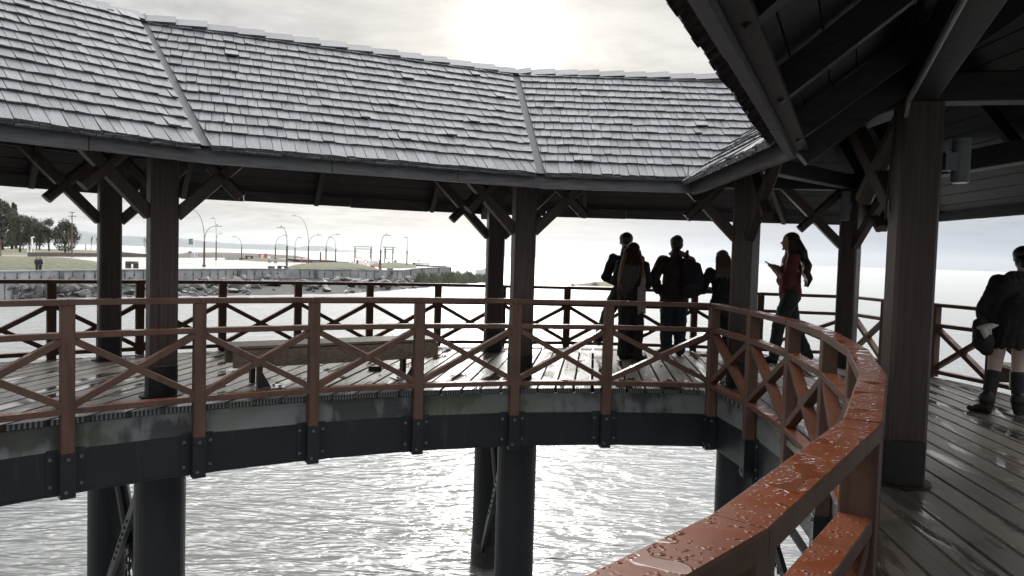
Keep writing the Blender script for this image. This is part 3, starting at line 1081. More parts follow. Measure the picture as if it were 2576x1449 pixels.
    for i in range(n - 1):
        a, b = xyz(ch_r[i], RIDGE_Z), xyz(ch_r[i + 1], RIDGE_Z)
        d = (b - a)
        L = d.length
        d /= L
        din = xyz(ch_e[i].lerp(ch_e[i + 1], 0.5), EAVE_Z) - (a + b) / 2
        dou = xyz(ch_o[i].lerp(ch_o[i + 1], 0.5), OUT_Z) - (a + b) / 2
        din = (din - d * din.dot(d)).normalized()
        dou = (dou - d * dou.dot(d)).normalized()
        x = 0.0
        while x < L:
            e = min(L, x + 0.46)
            h0, h1 = 0.030, 0.066 + random.uniform(-0.008, 0.008)
            for sgn_, s_ in ((0, din), (1, dou)):
                nn = d.cross(s_)
                if nn.z < 0:
                    nn = -nn
                p0, p1 = a + d * x, a + d * e
                zz = Vector((0, 0, 1))
                lo_ = [p0 + zz * (h1 - 0.02), p1 + zz * (h0 - 0.02), p1 + s_ * 0.16 + nn * (h0 - 0.015), p0 + s_ * 0.16 + nn * (h1 - 0.025)]
                hi_ = [p0 + zz * h1, p1 + zz * h0, p1 + s_ * 0.16 + nn * h0, p0 + s_ * 0.16 + nn * (h1 - 0.005)]
                rc.hull8(lo_ + hi_)
            x += random.uniform(0.31, 0.37)
    ob = rc.build('ridge_caps', M['shingle'], root)
    return root


roof(chain1, 'weathered grey shingle roof in three faces across the upper left', 1)
roof(chain2, 'dark roof right overhead, seen from below with its ragged shingle edge', 2)

# beams that tie the post heads together
bl = [(LI, nx1, 'inner plate beam left of the broad left post'), (LI, MI, 'inner plate beam above the timber bench'), (MI, RI, 'inner plate beam between the middle and right posts'),
      (RI, NB, 'inner plate beam left of the nearest post'), (NB, nb2, 'heavy plate beam overhead from the nearest post towards the camera'),
      (LO, nx2, 'lake-side plate beam at far left'), (LO, MO, 'long lake-side plate beam above the shore lamps'), (MO, RO, 'lake-side plate beam above the couple and the backpack man'), (RO, no2, 'lake-side plate beam at right above the woman in the black coat')]
for a, b, lab in bl:
    m = MB()
    d = (b - a).normalized()
    m.bar(xyz(a, 2.93), xyz(b, 2.93), 0.2, 0.25, c=0.01)
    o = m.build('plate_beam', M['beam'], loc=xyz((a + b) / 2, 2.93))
    tag(o, lab, 'beam', 'roof plate beams')
for a, b, lab in ((LI, LO, 'cross tie between the two left posts'), (MI, MO, 'cross tie between the two middle posts'), (RI, RO, 'cross tie between the two right corner posts'), (NB, no2, 'cross tie from the nearest post to the right')):
    m = MB()
    m.bar(xyz(a, 2.915), xyz(b, 2.915), 0.18, 0.21, c=0.01)
    tag(m.build('tie_beam', M['beam'], loc=xyz((a + b) / 2, 2.915)), lab, 'beam', 'roof tie beams')

# conduit on the ceiling and cables on the nearest post
cd = MB()
a = xyz(NB.lerp(nb2, 0.0) + Vector((-0.10, 0.0)), 2.80)
b = xyz(nb2 + Vector((-0.10, 0.0)), 2.80)
cd.tube([a + Vector((0.0, 0, -0.16)), a + (b - a) * 0.06 + Vector((0, 0, -0.03)), a + (b - a) * 0.5 + Vector((0, 0, -0.02)), b + Vector((0, 0, -0.02))], 0.013, 8)
tag(cd.build('conduit_pipe', M['conduit'], loc=a), 'thin grey conduit running along the dark beam above the nearest post', 'pipe')
cb = MB()
nn = Vector((math.cos(R(-12.2)), math.sin(R(-12.2)), 0))
f = xyz(NB, 0) - nn * 0.141
cb.tube([f + Vector((0, 0.03, 2.75)), f + Vector((0.004, 0.05, 2.45)), f + Vector((0.0, 0.09, 2.15)), f + Vector((0, 0.10, 1.95))], 0.006, 6)
cb.tube([f + Vector((0, 0.03, 2.75)), f + Vector((0.0, 0.075, 2.3)), f + Vector((0, 0.03, 2.02))], 0.005, 6)
tag(cb.build('loose_cable', M['beam'], loc=f + Vector((0, 0.05, 2.4))), 'thin loose cable hanging down the face of the nearest post', 'cable')

# ------------------------------------------------------------------ piles
def pile(p, label):
    root = empty('pile', xyz(p, WATER), label, 'pile', 'round piles under the deck')
    m = MB()
    n = 28
    m.loft([[Vector((p.x + math.cos(2 * math.pi * k / n) * r, p.y + math.sin(2 * math.pi * k / n) * r, z)) for k in range(n)] for z, r in ((-7.0, 0.255), (-0.74, 0.255))])
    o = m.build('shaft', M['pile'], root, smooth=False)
    c = MB()
    c.loft([[Vector((p.x + math.cos(2 * math.pi * k / n) * r, p.y + math.sin(2 * math.pi * k / n) * r, z)) for k in range(n)] for z, r in ((WATER - 0.4, 0.272), (WATER + 0.36, 0.270), (WATER + 0.38, 0.256))])
    c.build('tide_band', M['tide'], root)
    cpm = MB()
    cpm.box(xyz(p, -0.728), (0.3, 0.3, 0.012), 0.3)
    cpm.build('head_plate', M['steel'], root)
    return root


pile(LI, 'thick dark pile at left, nearer one, under the broad left post')
pile(LO, 'dark pile at far left, behind and left of the nearer pile')
pile(MI, 'dark pile in the middle, nearer one, standing in bright water')
pile(MO, 'dark pile in the middle, farther one, half hidden by the nearer pile')
pile(RI, 'dark pile under the deck corner, left of the near red rail')
pile(RO, 'dark pile farther under the corner at right')
pile(NB, 'dark pile close below the near red rail at lower right')


def pile_brace(a, b, label, flip=False):
    """a tube and a perforated flat crossing between two piles"""
    root = empty('pile_brace', xyz((a + b) / 2, -2.0), label, 'brace', 'cross bracing between the piles')
    d = (b - a).normalized()
    p, q = a + d * 0.26, b - d * 0.26
    if flip:
        p, q = q, p
    m = MB()
    m.tube([xyz(q, -0.95), xyz(q.lerp(p, 0.55), -2.1)], 0.085, 12)
    m.build('strut_tube', M['pile'], root)
    m = MB()
    m.tube([xyz(q.lerp(p, 0.55), -2.1), xyz(p.lerp(q, 0.06), -3.3)], 0.04, 8)
    m.build('strut_rod', M['steel'], root)
    sd_ = Vector((-d.y, d.x, 0)) * 0.11
    m = MB()
    A, B = xyz(p, -0.95) + sd_, xyz(q, -3.3) + sd_
    m.bar(A, B, 0.05, 0.13)
    dd = (B - A).normalized()
    for k in range(7):
        c = A.lerp(B, 0.30 + 0.05 * k)
        m.tube([c - sd_.normalized() * 0.03, c + sd_.normalized() * 0.04], 0.02, 6)
    m.build('bolted_flat', M['steel'], root)
    ch = MB()
    for k in range(9):
        c = xyz(q.lerp(p, 0.58), -2.15 - 0.085 * k) + sd_ * (0.4 + (0.2 if k % 2 else 0))
        rot = k % 2
        pts = []
        for t in range(9):
            an = 2 * math.pi * t / 8
            v = Vector((math.cos(an) * 0.022, 0, math.sin(an) * 0.05)) if rot else Vector((0, math.cos(an) * 0.022, math.sin(an) * 0.05))
            pts.append(c + v)
        ch.tube(pts, 0.012, 5, cap=False)
    ch.build('chain', M['sleeve'], root)
    return root


pile_brace(LI, LO, 'crossed struts and chain between the two left piles')
pile_brace(MI, MO, 'crossed struts and chain between the two middle piles')
pile_brace(RI, NB, 'crossed tube and perforated flat bar below the near red rail')
pile_brace(RI, RO, 'crossed struts under the far deck corner')

for a, b, lab in ((LI, LO, 'dark cross beam under the deck at the left piles'), (MI, MO, 'dark cross beam under the deck at the middle piles'), (RI, RO, 'dark cross beam under the deck corner'), (NB, no2, 'dark cross beam under the deck at the nearest post')):
    m = MB()
    d = (b - a).normalized()
    m.bar(xyz(a - d * 0.5, -0.52), xyz(b + d * 0.4, -0.52), 0.16, 0.34)
    m.bar(xyz(a - d * 0.5, -0.70), xyz(b + d * 0.4, -0.70), 0.26, 0.02)
    tag(m.build('cross_beam', M['steel'], loc=xyz((a + b) / 2, -0.52)), lab, 'beam', 'cross beams under the deck')
jm = MB()
for r in (10.4, 11.4, 12.4, 13.2):
    for which, C, rng in ((1, C1, range(84, 170, 3)), (2, C2, range(-66, 14, 3))):
        pts = [pol(C, a, r) for a in rng]
        other = C2 if which == 1 else C1
        pts = [p for p in pts if (p - other).length < r]
        for a, b in zip(pts, pts[1:]):
            if (a - b).length < 1.5:
                jm.bar(xyz(a, -0.165), xyz(b, -0.165), 0.08, 0.2)
tag(jm.build('deck_joists', M['steel'], loc=(0, 11, -0.165)), 'dark joists right under the deck planks', 'joists', kind='structure')


# ------------------------------------------------------------------ benches
def bench(p, q, label, depth=0.46):
    p, q = Vector(p), Vector(q)
    root = empty('bench', (p + q) / 2, label, 'bench', 'timber benches on the deck')
    d = (q - p).normalized()
    L = (q - p).length
    nr = Vector((-d.y, d.x, 0))
    A, B = p - d * 0.30, q + d * 0.30
    z1 = 0.47
    m = MB()
    m.bar(A + Vector((0, 0, z1 - 0.11)), B + Vector((0, 0, z1 - 0.11)), 0.045, 0.2, c=0.006)
    for k in (0.2, 0.8, 0.84, 0.16):
        c = A.lerp(B, k) + Vector((0, 0, z1 - (0.08 if k in (0.2, 0.8) else 0.15)))
        m.tube([c, c - nr * 0.03], 0.016, 8)
    m.build('front_board', M['bench'], root)
    m = MB()
    o = nr * depth
    m.bar(A + o + Vector((0, 0, z1 - 0.11)), B + o + Vector((0, 0, z1 - 0.11)), 0.045, 0.2, c=0.006)
    m.build('back_board', M['bench'], root)
    ns = 5
    for k in range(ns):
        c = nr * (-0.02 + (depth + 0.04) * (k + 0.5) / ns)
        m = MB()
        m.bar(A + c + Vector((0, 0, z1 + 0.018)), B + c + Vector((0, 0, z1 + 0.018)), depth / ns - 0.008, 0.034, c=0.005)
        m.build('slat', M['bench'], root)
    for c in (p, q):
        sg = 1 if c is p else -1
        m = MB()
        o = nr * depth * 0.5
        m.bar(c + nr * 0.05 + Vector((0, 0, 0.012)), c + nr * 0.05 + Vector((0, 0, z1 - 0.2)), 0.10, 0.05, up=d)
        m.bar(c + nr * (depth - 0.05) + Vector((0, 0, 0.012)), c + nr * (depth - 0.05) + Vector((0, 0, z1 - 0.2)), 0.10, 0.05, up=d)
        m.bar(c + Vector((0, 0, z1 - 0.19)), c + nr * depth + Vector((0, 0, z1 - 0.19)), 0.06, 0.06)
        # gusset
        g0 = c + nr * 0.03 + d * sg * 0.03
        m.hull8([g0 + Vector((0, 0, .014)), g0 + nr * .012 + Vector((0, 0, .014)), g0 + d * sg * .10 + nr * .012 + Vector((0, 0, .014)), g0 + d * sg * .10 + Vector((0, 0, .014)), g0 + Vector((0, 0, .17)), g0 + nr * .012 + Vector((0, 0, .17)), g0 + d * sg * .01 + nr * .012 + Vector((0, 0, .17)), g0 + d * sg * .01 + Vector((0, 0, .17))])
        m.build('leg', M['darkwood'], root)
        m = MB()
        f = c + d * sg * 0.13 + nr * 0.09
        ang = math.atan2(d.y, d.x)
        m.box(f + Vector((0, 0, 0.0075)), (0.15, 0.13, 0.005), ang)
        for sx, sy in ((0.05, 0.05), (0.10, -0.06)):
            m.tube([f + d * sg * sx + nr * sy + Vector((0, 0, 0.012)), f + d * sg * sx + nr * sy + Vector((0, 0, 0.035))], 0.022, 6)
        m.build('floor_plate', M['plate'], root)
    return root


bench(at(655, 980, 0), at(1046, 952, 0), 'long timber bench with slatted seat on the far deck, seen through the railing')
bench(at(2560, 1062, 0) + Vector((0.62, 0.55, 0)), at(2560, 1062, 0) + Vector((2.1, 0.1, 0)), 'bench at the right edge, mostly hidden by the woman in the black coat')
ck = MB()
c = at(944, 932, 0)
ck.loft([[c + Vector((x * s_, y * s_, z)) for x, y in ((-.09, -.03), (.02, -.05), (.09, -.02), (.08, .05), (-.05, .05))] for z, s_ in ((0.002, 1.0), (0.05, 0.95), (0.06, 0.8))])
tag(ck.build('wood_chock', M['darkwood'], loc=c), 'small block of dark wood lying on the deck in front of the bench', 'wood block')

# ------------------------------------------------------------------ the shore
GZ = -1.25


def prism(pts, z0, z1):
    m = MB()
    m.loft([[Vector((p[0], p[1], z0)) for p in pts], [Vector((p[0], p[1], z1)) for p in pts]])
    return m


wall_px = [(-170, 686.5), (0, 683.7), (120, 681.8), (252, 680.4), (350, 679.2), (458, 678.2), (600, 677.4), (738, 677.5), (854, 679.3), (955, 680.7), (1010, 680.7), (1020, 680.0), (1032, 677.6), (1048, 675.8), (1070, 674.3), (1093, 673.6), (1132, 672.6)]
wall = [at(x, y, -1.1).to_2d() for x, y in wall_px]
far_px = [(1128, 670.0), (1045, 666.6), (960, 663.0), (872, 658.5), (800, 656.5), (724, 653.5), (640, 650.5), (600, 650.0), (540, 651.5), (458, 650.5), (375, 640), (320, 634), (230, 630), (120, 627), (0, 624), (-300, 617)]
far = [at(x, y, GZ).to_2d() for x, y in far_px]
land = [p + Vector((0, 0.12)) for p in wall] + far + [far[-1] + Vector((-120, -80)), wall[0] + Vector((-60, 0))]
tag(prism(land, -6.0, GZ).build('plaza_ground', M['plaza']), 'pale wet paved plaza on the shore', 'ground', kind='structure')


def patch(name, px, z, top, m, label, humps=None, dome=0.0):
    """a ground patch whose outline the photograph gives, slightly domed"""
    P = [at(x, y, GZ).to_2d() for x, y in px]
    c = sum(P, Vector((0, 0))) / len(P)
    mb = MB()
    rings = []
    for f, z_ in ((1.0, z), (0.9, z + top * 0.35), (0.7, z + top * 0.7), (0.4, z + top * 0.95), (0.12, z + top)):
        rings.append([xyz(c + (p - c) * f, z_) for p in P])
    mb.loft(rings)
    return tag(mb.build(name, m, smooth=False), label, name.replace('_', ' '), kind='structure')


patch('grass_mound', [(-180, 684), (0, 681.5), (120, 680.2), (252, 678.9), (290, 676.5), (285, 672), (252, 667), (180, 660), (60, 657), (-180, 654)], GZ + 0.02, 1.0, M['grass'], 'green grass mound behind the shore wall at left')
patch('grass_mound', [(724, 675.8), (854, 678), (955, 679), (940, 674), (905, 667.5), (840, 667.2), (770, 668), (725, 671)], GZ + 0.02, 0.8, M['grass'], 'green grass mound in the middle of the plaza')
patch('grass_mound', [(960, 674.5), (1010, 675), (1046, 674), (1050, 669), (1000, 665.5), (960, 666), (930, 668)], GZ + 0.02, 0.7, M['grass'], 'green grass mound near the end of the shore wall')
patch('grass_mound', [(600, 654.5), (660, 658), (740, 660.5), (742, 656.5), (700, 653), (640, 651)], GZ + 0.02, 0.5, M['grass'], 'strip of grass at the back of the plaza')
patch('grass_field', [(-180, 642), (72, 641), (253, 641.5), (340, 638.5), (375, 640.5), (320, 635), (230, 631), (120, 628), (0, 625), (-180, 620)], GZ + 0.02, 0.6, M['dune'], 'rough grass field under the trees at left')

# low dark wall at the back of the plaza
def strip_wall(px, h, th, name, label, m, cat='wall', group=None, z=GZ):
    P = [at(x, y, z).to_2d() for x, y in px]
    mb = MB()
    mb.sweep(P, [(-th / 2, z - 0.1), (th / 2, z - 0.1), (th / 2, z + h), (-th / 2, z + h)])
    o = mb.build(name, m, loc=xyz(P[len(P) // 2], z))
    return tag(o, label, cat, group)


strip_wall([(72, 645.3), (253, 646), (380, 647)], 0.85, 0.5, 'low_wall', 'long low dark wall along the back of the plaza, left of the lamps', M['darkwood'])
strip_wall([(567, 653.5), (598, 653.9)], 0.7, 0.5, 'low_wall', 'short low grey wall on the plaza beside the left single lamp', M['concrete'])
strip_wall([(601, 654), (640, 655)], 0.5, 0.4, 'low_wall', 'low dark kerb wall right of the gap behind the plaza', M['darkwood'])
strip_wall([(724, 658.5), (780, 661), (845, 663.5)], 0.75, 0.5, 'low_wall', 'dark low wall behind the play equipment in the middle', M['darkwood'])
strip_wall([(1045, 669.5), (1085, 671.3), (1124, 672.3)], 0.3, 0.5, 'low_wall', 'thin dark kerb along the far end of the peninsula', M['darkwood'])

# ---- retaining wall of ribbed panels
rw = empty('retaining_wall', xyz(wall[7], -2.4), 'grey ribbed concrete retaining wall along the shore', 'wall')
acc = 0.0
seg_len = [(b - a).length for a, b in zip(wall, wall[1:])]
total = sum(seg_len)


def along(s_):
    for (a, b), L in zip(zip(wall, wall[1:]), seg_len):
        if s_ <= L:
            d = (b - a) / L
            return a + d * s_, d
        s_ -= L
    a, b = wall[-2], wall[-1]
    return b, (b - a).normalized()


s_ = 0.0
while s_ < total - 0.5:
    e_ = min(total, s_ + 12.6)
    pm = MB()
    k = max(2, int((e_ - s_) / 2.2))
    pts = [along(s_ + (e_ - s_) * i / k)[0] for i in range(k + 1)]
    pm.sweep(pts, [(-0.14, -4.2), (0.0, -4.2), (0.0, -1.10), (-0.14, -1.10)])
    x = s_ + 1.3
    while x < e_ - 0.6:
        p, d = along(x)
        nr = Vector((d.y, -d.x))
        q0 = len(pm.f)
        pm.box(xyz(p + nr * 0.152, -2.6), (0.045, 0.02, 1.40), math.atan2(d.y, d.x))
        pm.box(xyz(p + nr * 0.158, -1.66), (0.11, 0.025, 0.10), math.atan2(d.y, d.x))
        for q in range(q0, len(pm.f)):
            pm.mi[q] = 1
        x += 1.3
    pm.build('panel', [M['concrete'], M['rock']], rw)
    p, d = along(e_)
    nr = Vector((d.y, -d.x))
    pp = MB()
    pp.box(xyz(p + nr * 0.17, -2.65), (0.24, 0.12, 1.55), math.atan2(d.y, d.x))
    pp.build('pier', M['rock'], rw)
    s_ = e_
cpm = MB()
cpm.sweep(wall, [(-0.24, -1.098), (0.16, -1.098), (0.16, -1.0), (-0.24, -1.0)])
cpm.build('coping', M['concrete'], rw)

# ---- bank and boulders at the foot of the wall
water_px = [(-170, 757), (0, 753), (120, 750.5), (250, 749), (458, 748), (600, 746), (738, 743.5), (860, 741), (955, 734), (1020, 729), (1072, 725), (1110, 719), (1190, 712), (1250, 707)]
wl_ = [at(x, y, WATER).to_2d() for x, y in water_px]
bk = MB()


def bank_pt(u, v):
    """u 0..1 along the shore, v 0 at the wall .. 1 in the water"""
    p, _ = along(total * u)
    i = u * (len(wl_) - 1)
    k = min(int(i), len(wl_) - 2)
    q = wl_[k].lerp(wl_[k + 1], i - k)
    return p.lerp(q, v)


NUU, NVV = 60, 8
for i in range(NUU):
    for j in range(NVV):
        P = []
        for du, dv in ((0, 0), (1, 0), (1, 1), (0, 1)):
            u, v = (i + du) / NUU, (j + dv) / NVV * 1.15
            z = -2.35 + (WATER - 0.12 + 2.35) * min(1.15, v) ** 0.8
            rnd_ = random.Random((i + du) * 100 + j + dv)
            P.append(xyz(bank_pt(u, v), z + rnd_.uniform(-0.07, 0.07)))
        bk.quad(P[::-1])
tag(bk.build('shore_bank', M['bank']), 'dark gravel bank below the shore wall', 'ground', kind='structure')

rocks = []
for k in range(7):
    b = bmesh.new()
    bmesh.ops.create_icosphere(b, subdivisions=2, radius=1.0)
    rr = random.Random(k + 40)
    nrm = [Vector((rr.gauss(0, 1), rr.gauss(0, 1), rr.gauss(0, 1))).normalized() for _ in range(14)]
    dst = [rr.uniform(0.42, 0.85) for _ in nrm]
    for v in b.verts:
        for n_, d_ in zip(nrm, dst):
            t = v.co.dot(n_) - d_
            if t > 0:
                v.co -= n_ * t
        v.co *= 1 + rr.uniform(-0.03, 0.03)
    me = bpy.data.meshes.new('boulder')
    b.to_mesh(me)
    b.free()
    me.materials.append(M['rock'])
    rocks.append(me)
rr = random.Random(5)
cnt = 0
for k in range(298):
    u = 0.05 + 0.37 * rr.random() if k < 190 else 0.40 + 0.5 * rr.random()
    v = rr.uniform(0.06, 0.95) if u < 0.35 else (rr.uniform(0.06, 0.6) if rr.random() < 0.8 else rr.uniform(0.6, 0.9))
    if u > 0.8:
        v *= 0.8
    p = bank_pt(u, v)
    z = -2.35 + (WATER - 0.12 + 2.35) * max(0, v) ** 0.8
    o = bpy.data.objects.new('boulder', rr.choice(rocks))
    COL.objects.link(o)
    s0 = (0.75 if v < 0.3 else 1.0) * rr.choice((0.45, 0.55, 0.65, 0.8, 1.0, 1.15)) * rr.uniform(0.85, 1.15) * (1.0 if v < 0.6 else 0.6)
    o.scale = (s0 * rr.uniform(0.9, 1.5), s0 * rr.uniform(0.8, 1.2), s0 * rr.uniform(0.5, 0.95))
    o.rotation_euler = (rr.uniform(-0.4, 0.4), rr.uniform(-0.4, 0.4), rr.uniform(0, 6.28))
    o.location = xyz(p, z + s0 * 0.22)
    tag(o, 'angular grey boulder heaped with others below the grey shore wall', 'boulder', 'boulders of the shore embankment')


# ---- islet and sand spit
def islet(px, z, name, label, mtl):
    P = [at(x, y, WATER).to_2d() for x, y in px]
    c = sum(P, Vector((0, 0))) / len(P)
    mb = MB()
    mb.loft([[xyz(c + (p - c) * 1.06, WATER - 0.3) for p in P], [xyz(p, WATER + 0.04) for p in P], [xyz(c + (p - c) * 0.8, WATER + z * 0.7) for p in P], [xyz(c + (p - c) * 0.35, WATER + z) for p in P]])
    return tag(mb.build(name, mtl), label, 'islet', kind='structure')


islet([(1425, 718.5), (1480, 719.5), (1560, 721.5), (1640, 724), (1735, 727.5), (1725, 722), (1640, 716), (1560, 710), (1500, 709.5), (1480, 711.5)], 0.35, 'grass_islet', 'low grassy islet in the lake behind the couple', M['dune'])
islet([(440, 648.5), (560, 648.3), (700, 650.5), (781, 650.8), (700, 647.2), (600, 644.3), (520, 641.3), (440, 640.5)], 2.4, 'sand_spit', 'low sand spit with dry grass beyond the plaza', M['spit'])


# ---- far hills
def hill(px, dist, depth, label):
    mb = MB()
    base = []
    n = []
    for (x0, y0), (x1, y1) in zip(px, px[1:]):
        k = max(2, int((x1 - x0) / 2.0))
        for i in range(k):
            f = i / k
            n.append((x0 + (x1 - x0) * f, y0 + (y1 - y0) * f))
    n.append(px[-1])
    rows = [[], [], [], []]
    rn = random.Random(3)
    for x, y in n:
        d = CAMROT @ Vector(((x - 1288) / F_PX, (y - 724.5) / F_PX, 1))
        t = dist / d.y
        hgt = max(2.0, H + d.z * t - WATER) + rn.uniform(-2.5, 2.5) * dist / 6000
        X = d.x * t
        rows[0].append(Vector((X * 0.985, dist - depth * 0.2, WATER - 1)))
        rows[1].append(Vector((X * 0.99, dist - depth * 0.1, WATER + hgt * rn.uniform(0.45, 0.6))))
        rows[2].append(Vector((X, dist, WATER + hgt)))
        rows[3].append(Vector((X * 1.05, dist + depth, WATER - 1)))
    for a, b in zip(rows, rows[1:]):
        for i in range(len(a) - 1):
            mb.quad([a[i], a[i + 1], b[i + 1], b[i]])
    tag(mb.build('hills', M['hill']), label, 'hills', kind='structure')


HD = 16000
hill([(-200, 598), (120, 590), (200, 582.8), (217, 584.5), (230, 589.5), (253, 588), (316, 594), (375, 595.5), (460, 600.4), (514, 606.5), (557, 610.8), (611, 613.5), (689, 615.5), (701, 612.7), (719, 615.3), (738, 619.8), (741, 623), (750, 622), (763, 619.2), (789, 618.6), (828, 619.2), (845, 627), (854, 630.2), (873, 629), (890, 632.2), (930, 634.5)], HD, 1600, 'hazy wooded hills across the lake')
hill([(-100, 575), (100, 572), (205, 580), (260, 588), (300, 596), (330, 606)], 23500, 1400, 'paler far ridge behind the left trees')


# ------------------------------------------------------------------ park things
def lamp(x, yb, yf, arms, label):
    b = at(x, yb, GZ)
    dist = b.y
    k = dist / F_PX
    root = empty('street_lamp', b, label, 'street lamp', 'curved street lamps on the plaza')

    def W(px, py):
        # the lamps lie in planes facing the camera's row of lamps, at their own distance
        d = CAMROT @ Vector(((px - 1288) / F_PX, (py - 724.5) / F_PX, 1))
        return d * (dist / d.y) + Vector((0, 0, H))
    f = W(x + (yb - yf) * -0.0, yf)
    f.x = b.x
    m = MB()
    m.tube([b, b + Vector((0, 0, 0.25)), b + Vector((0, 0, 0.27)), f], [0.26, 0.26, 0.15, 0.13], 10)
    m.build('pole', M['lamp_pole'], root)
    for ax, ay in arms:
        e = W(ax, ay)
        e.x = b.x + (ax - x - (yb - ay) * 0.0297 * 0) * k
        am = MB()
        pts = []
        for t in range(13):
            s = t / 12
            # leaves the pole upright and bends over to a near-level tip
            X = f.x + (e.x - f.x) * (s ** 1.9)
            Z = f.z - 0.1 + (e.z - f.z + 0.1) * math.sin(s * math.pi / 2) ** 0.9
            pts.append(Vector((X, b.y, Z)))
        am.tube(pts, [0.06 - 0.025 * t / 12 for t in range(13)], 8)
        ao = am.build('arm', M['lamp_arm'], root)
        hm = MB()
        dx = 1 if e.x > f.x else -1
        hm.bar(e + Vector((-0.25 * dx, 0, -0.02)), e + Vector((0.85 * dx, 0, -0.02)), 0.26, 0.09, c=0.02)
        hm.tube([e + Vector((0.2 * dx, 0, 0.0)), e + Vector((0.2 * dx, 0, 0.3))], 0.06, 6)
        hm.build('lamp_head', M['lamp_arm'], root)
    return root


lamp(513.4, 671, 607.5, [(479, 527), (542, 568.7)], 'nearest double-armed street lamp, right of the broad left post')
lamp(543.5, 654.2, 606, [(536.5, 549.2), (551, 588)], 'farther double-armed street lamp with one tall thin arm')
lamp(607.4, 651.6, 620.5, [(590.5, 595.2)], 'single street lamp bending left, behind the low grey wall')
lamp(692.3, 660, 621.8, [(714, 592.6)], 'single street lamp bending right, crossing the taller lamp beside it')
lamp(721.2, 676.2, 619.2, [(709, 572.3)], 'tall near street lamp bending left, standing at the shore wall')
lamp(741.7, 659.4, 623, [(750.5, 597.4)], 'short street lamp bending right, between two taller lamps')
lamp(775.4, 665.2, 619.2, [(741.5, 543), (797, 591.3)], 'double-armed street lamp with a very tall left arm, in the middle of the plaza')
lamp(819.8, 665.2, 623, [(845, 589.7)], 'left one of two street lamps whose arms cross')
lamp(844, 663.3, 626.3, [(832, 597.2)], 'right one of two street lamps whose arms cross')
lamp(956.7, 679.5, 629, [(968, 591.3)], 'street lamp between the two open green-topped frames')
lamp(1023.2, 672.3, 631.5, [(1022.0, 597.8)], 'straightest street lamp, rightmost on the peninsula')

m = MB()
b = at(806, 663.3, GZ)
root = empty('lamp_post', b, 'dark round light bollard with a white top behind the crossing lamps', 'lamp post')
m.tube([b, b + Vector((0, 0, 2.6))], 0.16, 10)
m.build('pole', M['lamp_pole'], root)
m = MB()
m.tube([b + Vector((0, 0, 2.6)), b + Vector((0, 0, 3.35))], 0.13, 10)
m.tube([b + Vector((0, 0, 3.35)), b + Vector((0, 0, 3.45))], 0.17, 10)
m.build('white_top', M['white'], root)


def open_frame(x0, x1, yb, yt, ix0, ix1, iy0, iy1, rx0, rx1, label):
    c = at((x0 + x1) / 2, yb, GZ)
    k = c.y / F_PX

    def px(x):
        return c.x + (x - (x0 + x1) / 2) * k

    def pz(y):
        return GZ + (yb - y) * k
    root = empty('open_frame', c, label, 'frame', 'tall open frames with green tops')
    for x in (x0, x1):
        m = MB()
        m.bar(Vector((px(x), c.y, GZ)), Vector((px(x), c.y, pz(yt))), 0.22, 0.22)
        m.build('leg', M['darkwood'], root)
    m = MB()
    m.bar(Vector((px(rx0), c.y, pz(yt) + 0.1)), Vector((px(rx1), c.y, pz(yt) + 0.1)), 0.5, 0.18)
    m.build('top_board', M['green'], root)
    m = MB()
    for a, b in (((ix0, iy0), (ix1, iy0)), ((ix0, iy1), (ix1, iy1)), ((ix0, iy0), (ix0, iy1)), ((ix1, iy0), (ix1, iy1))):
        m.bar(Vector((px(a[0]), c.y + 0.02, pz(a[1]))), Vector((px(b[0]), c.y + 0.02, pz(b[1]))), 0.1, 0.14)
    m.build('inner_frame', M['darkwood'], root)


open_frame(892, 933.4, 660.5, 621.5, 894.5, 931.5, 626.3, 648.7, 890.5, 935, 'wider open frame with a green top board, above the orange lifebuoy')
open_frame(967.8, 988, 665.2, 623, 969.5, 987, 627.6, 651, 962, 995, 'narrower open frame with a green top board, right of a street lamp')


def box_thing(name, x0, x1, y0, y1, depth, mtl, label, cat, group=None, feet=False, zbase=GZ):
    """low solid thing standing on the ground: outline in the picture gives its size"""
    c = at((x0 + x1) / 2, y1, zbase)
    k = c.y / F_PX
    w, h = (x1 - x0) * k, (y1 - y0) * k
    m = MB()
    if feet:
        m.bar(c + Vector((-w / 2, depth / 2, h * 0.82)), c + Vector((w / 2, depth / 2, h * 0.82)), depth, h * 0.36, c=0.02)
        m.bar(c + Vector((-w * 0.36, depth / 2, 0)), c + Vector((-w * 0.36, depth / 2, h * 0.66)), w * 0.22, depth * 0.8)
        m.bar(c + Vector((w * 0.40, depth / 2, 0)), c + Vector((w * 0.40, depth / 2, h * 0.66)), w * 0.12, depth * 0.8)
    else:
        m.bar(c + Vector((-w / 2, depth / 2, h / 2)), c + Vector((w / 2, depth / 2, h / 2)), depth, h, c=0.02)
        m.bar(c + Vector((-w / 2 - 0.03, depth / 2, h + 0.02)), c + Vector((w / 2 + 0.03, depth / 2, h + 0.02)), depth + 0.06, 0.05)
    o = m.build(name, mtl, loc=c)
    return tag(o, label, cat, group)


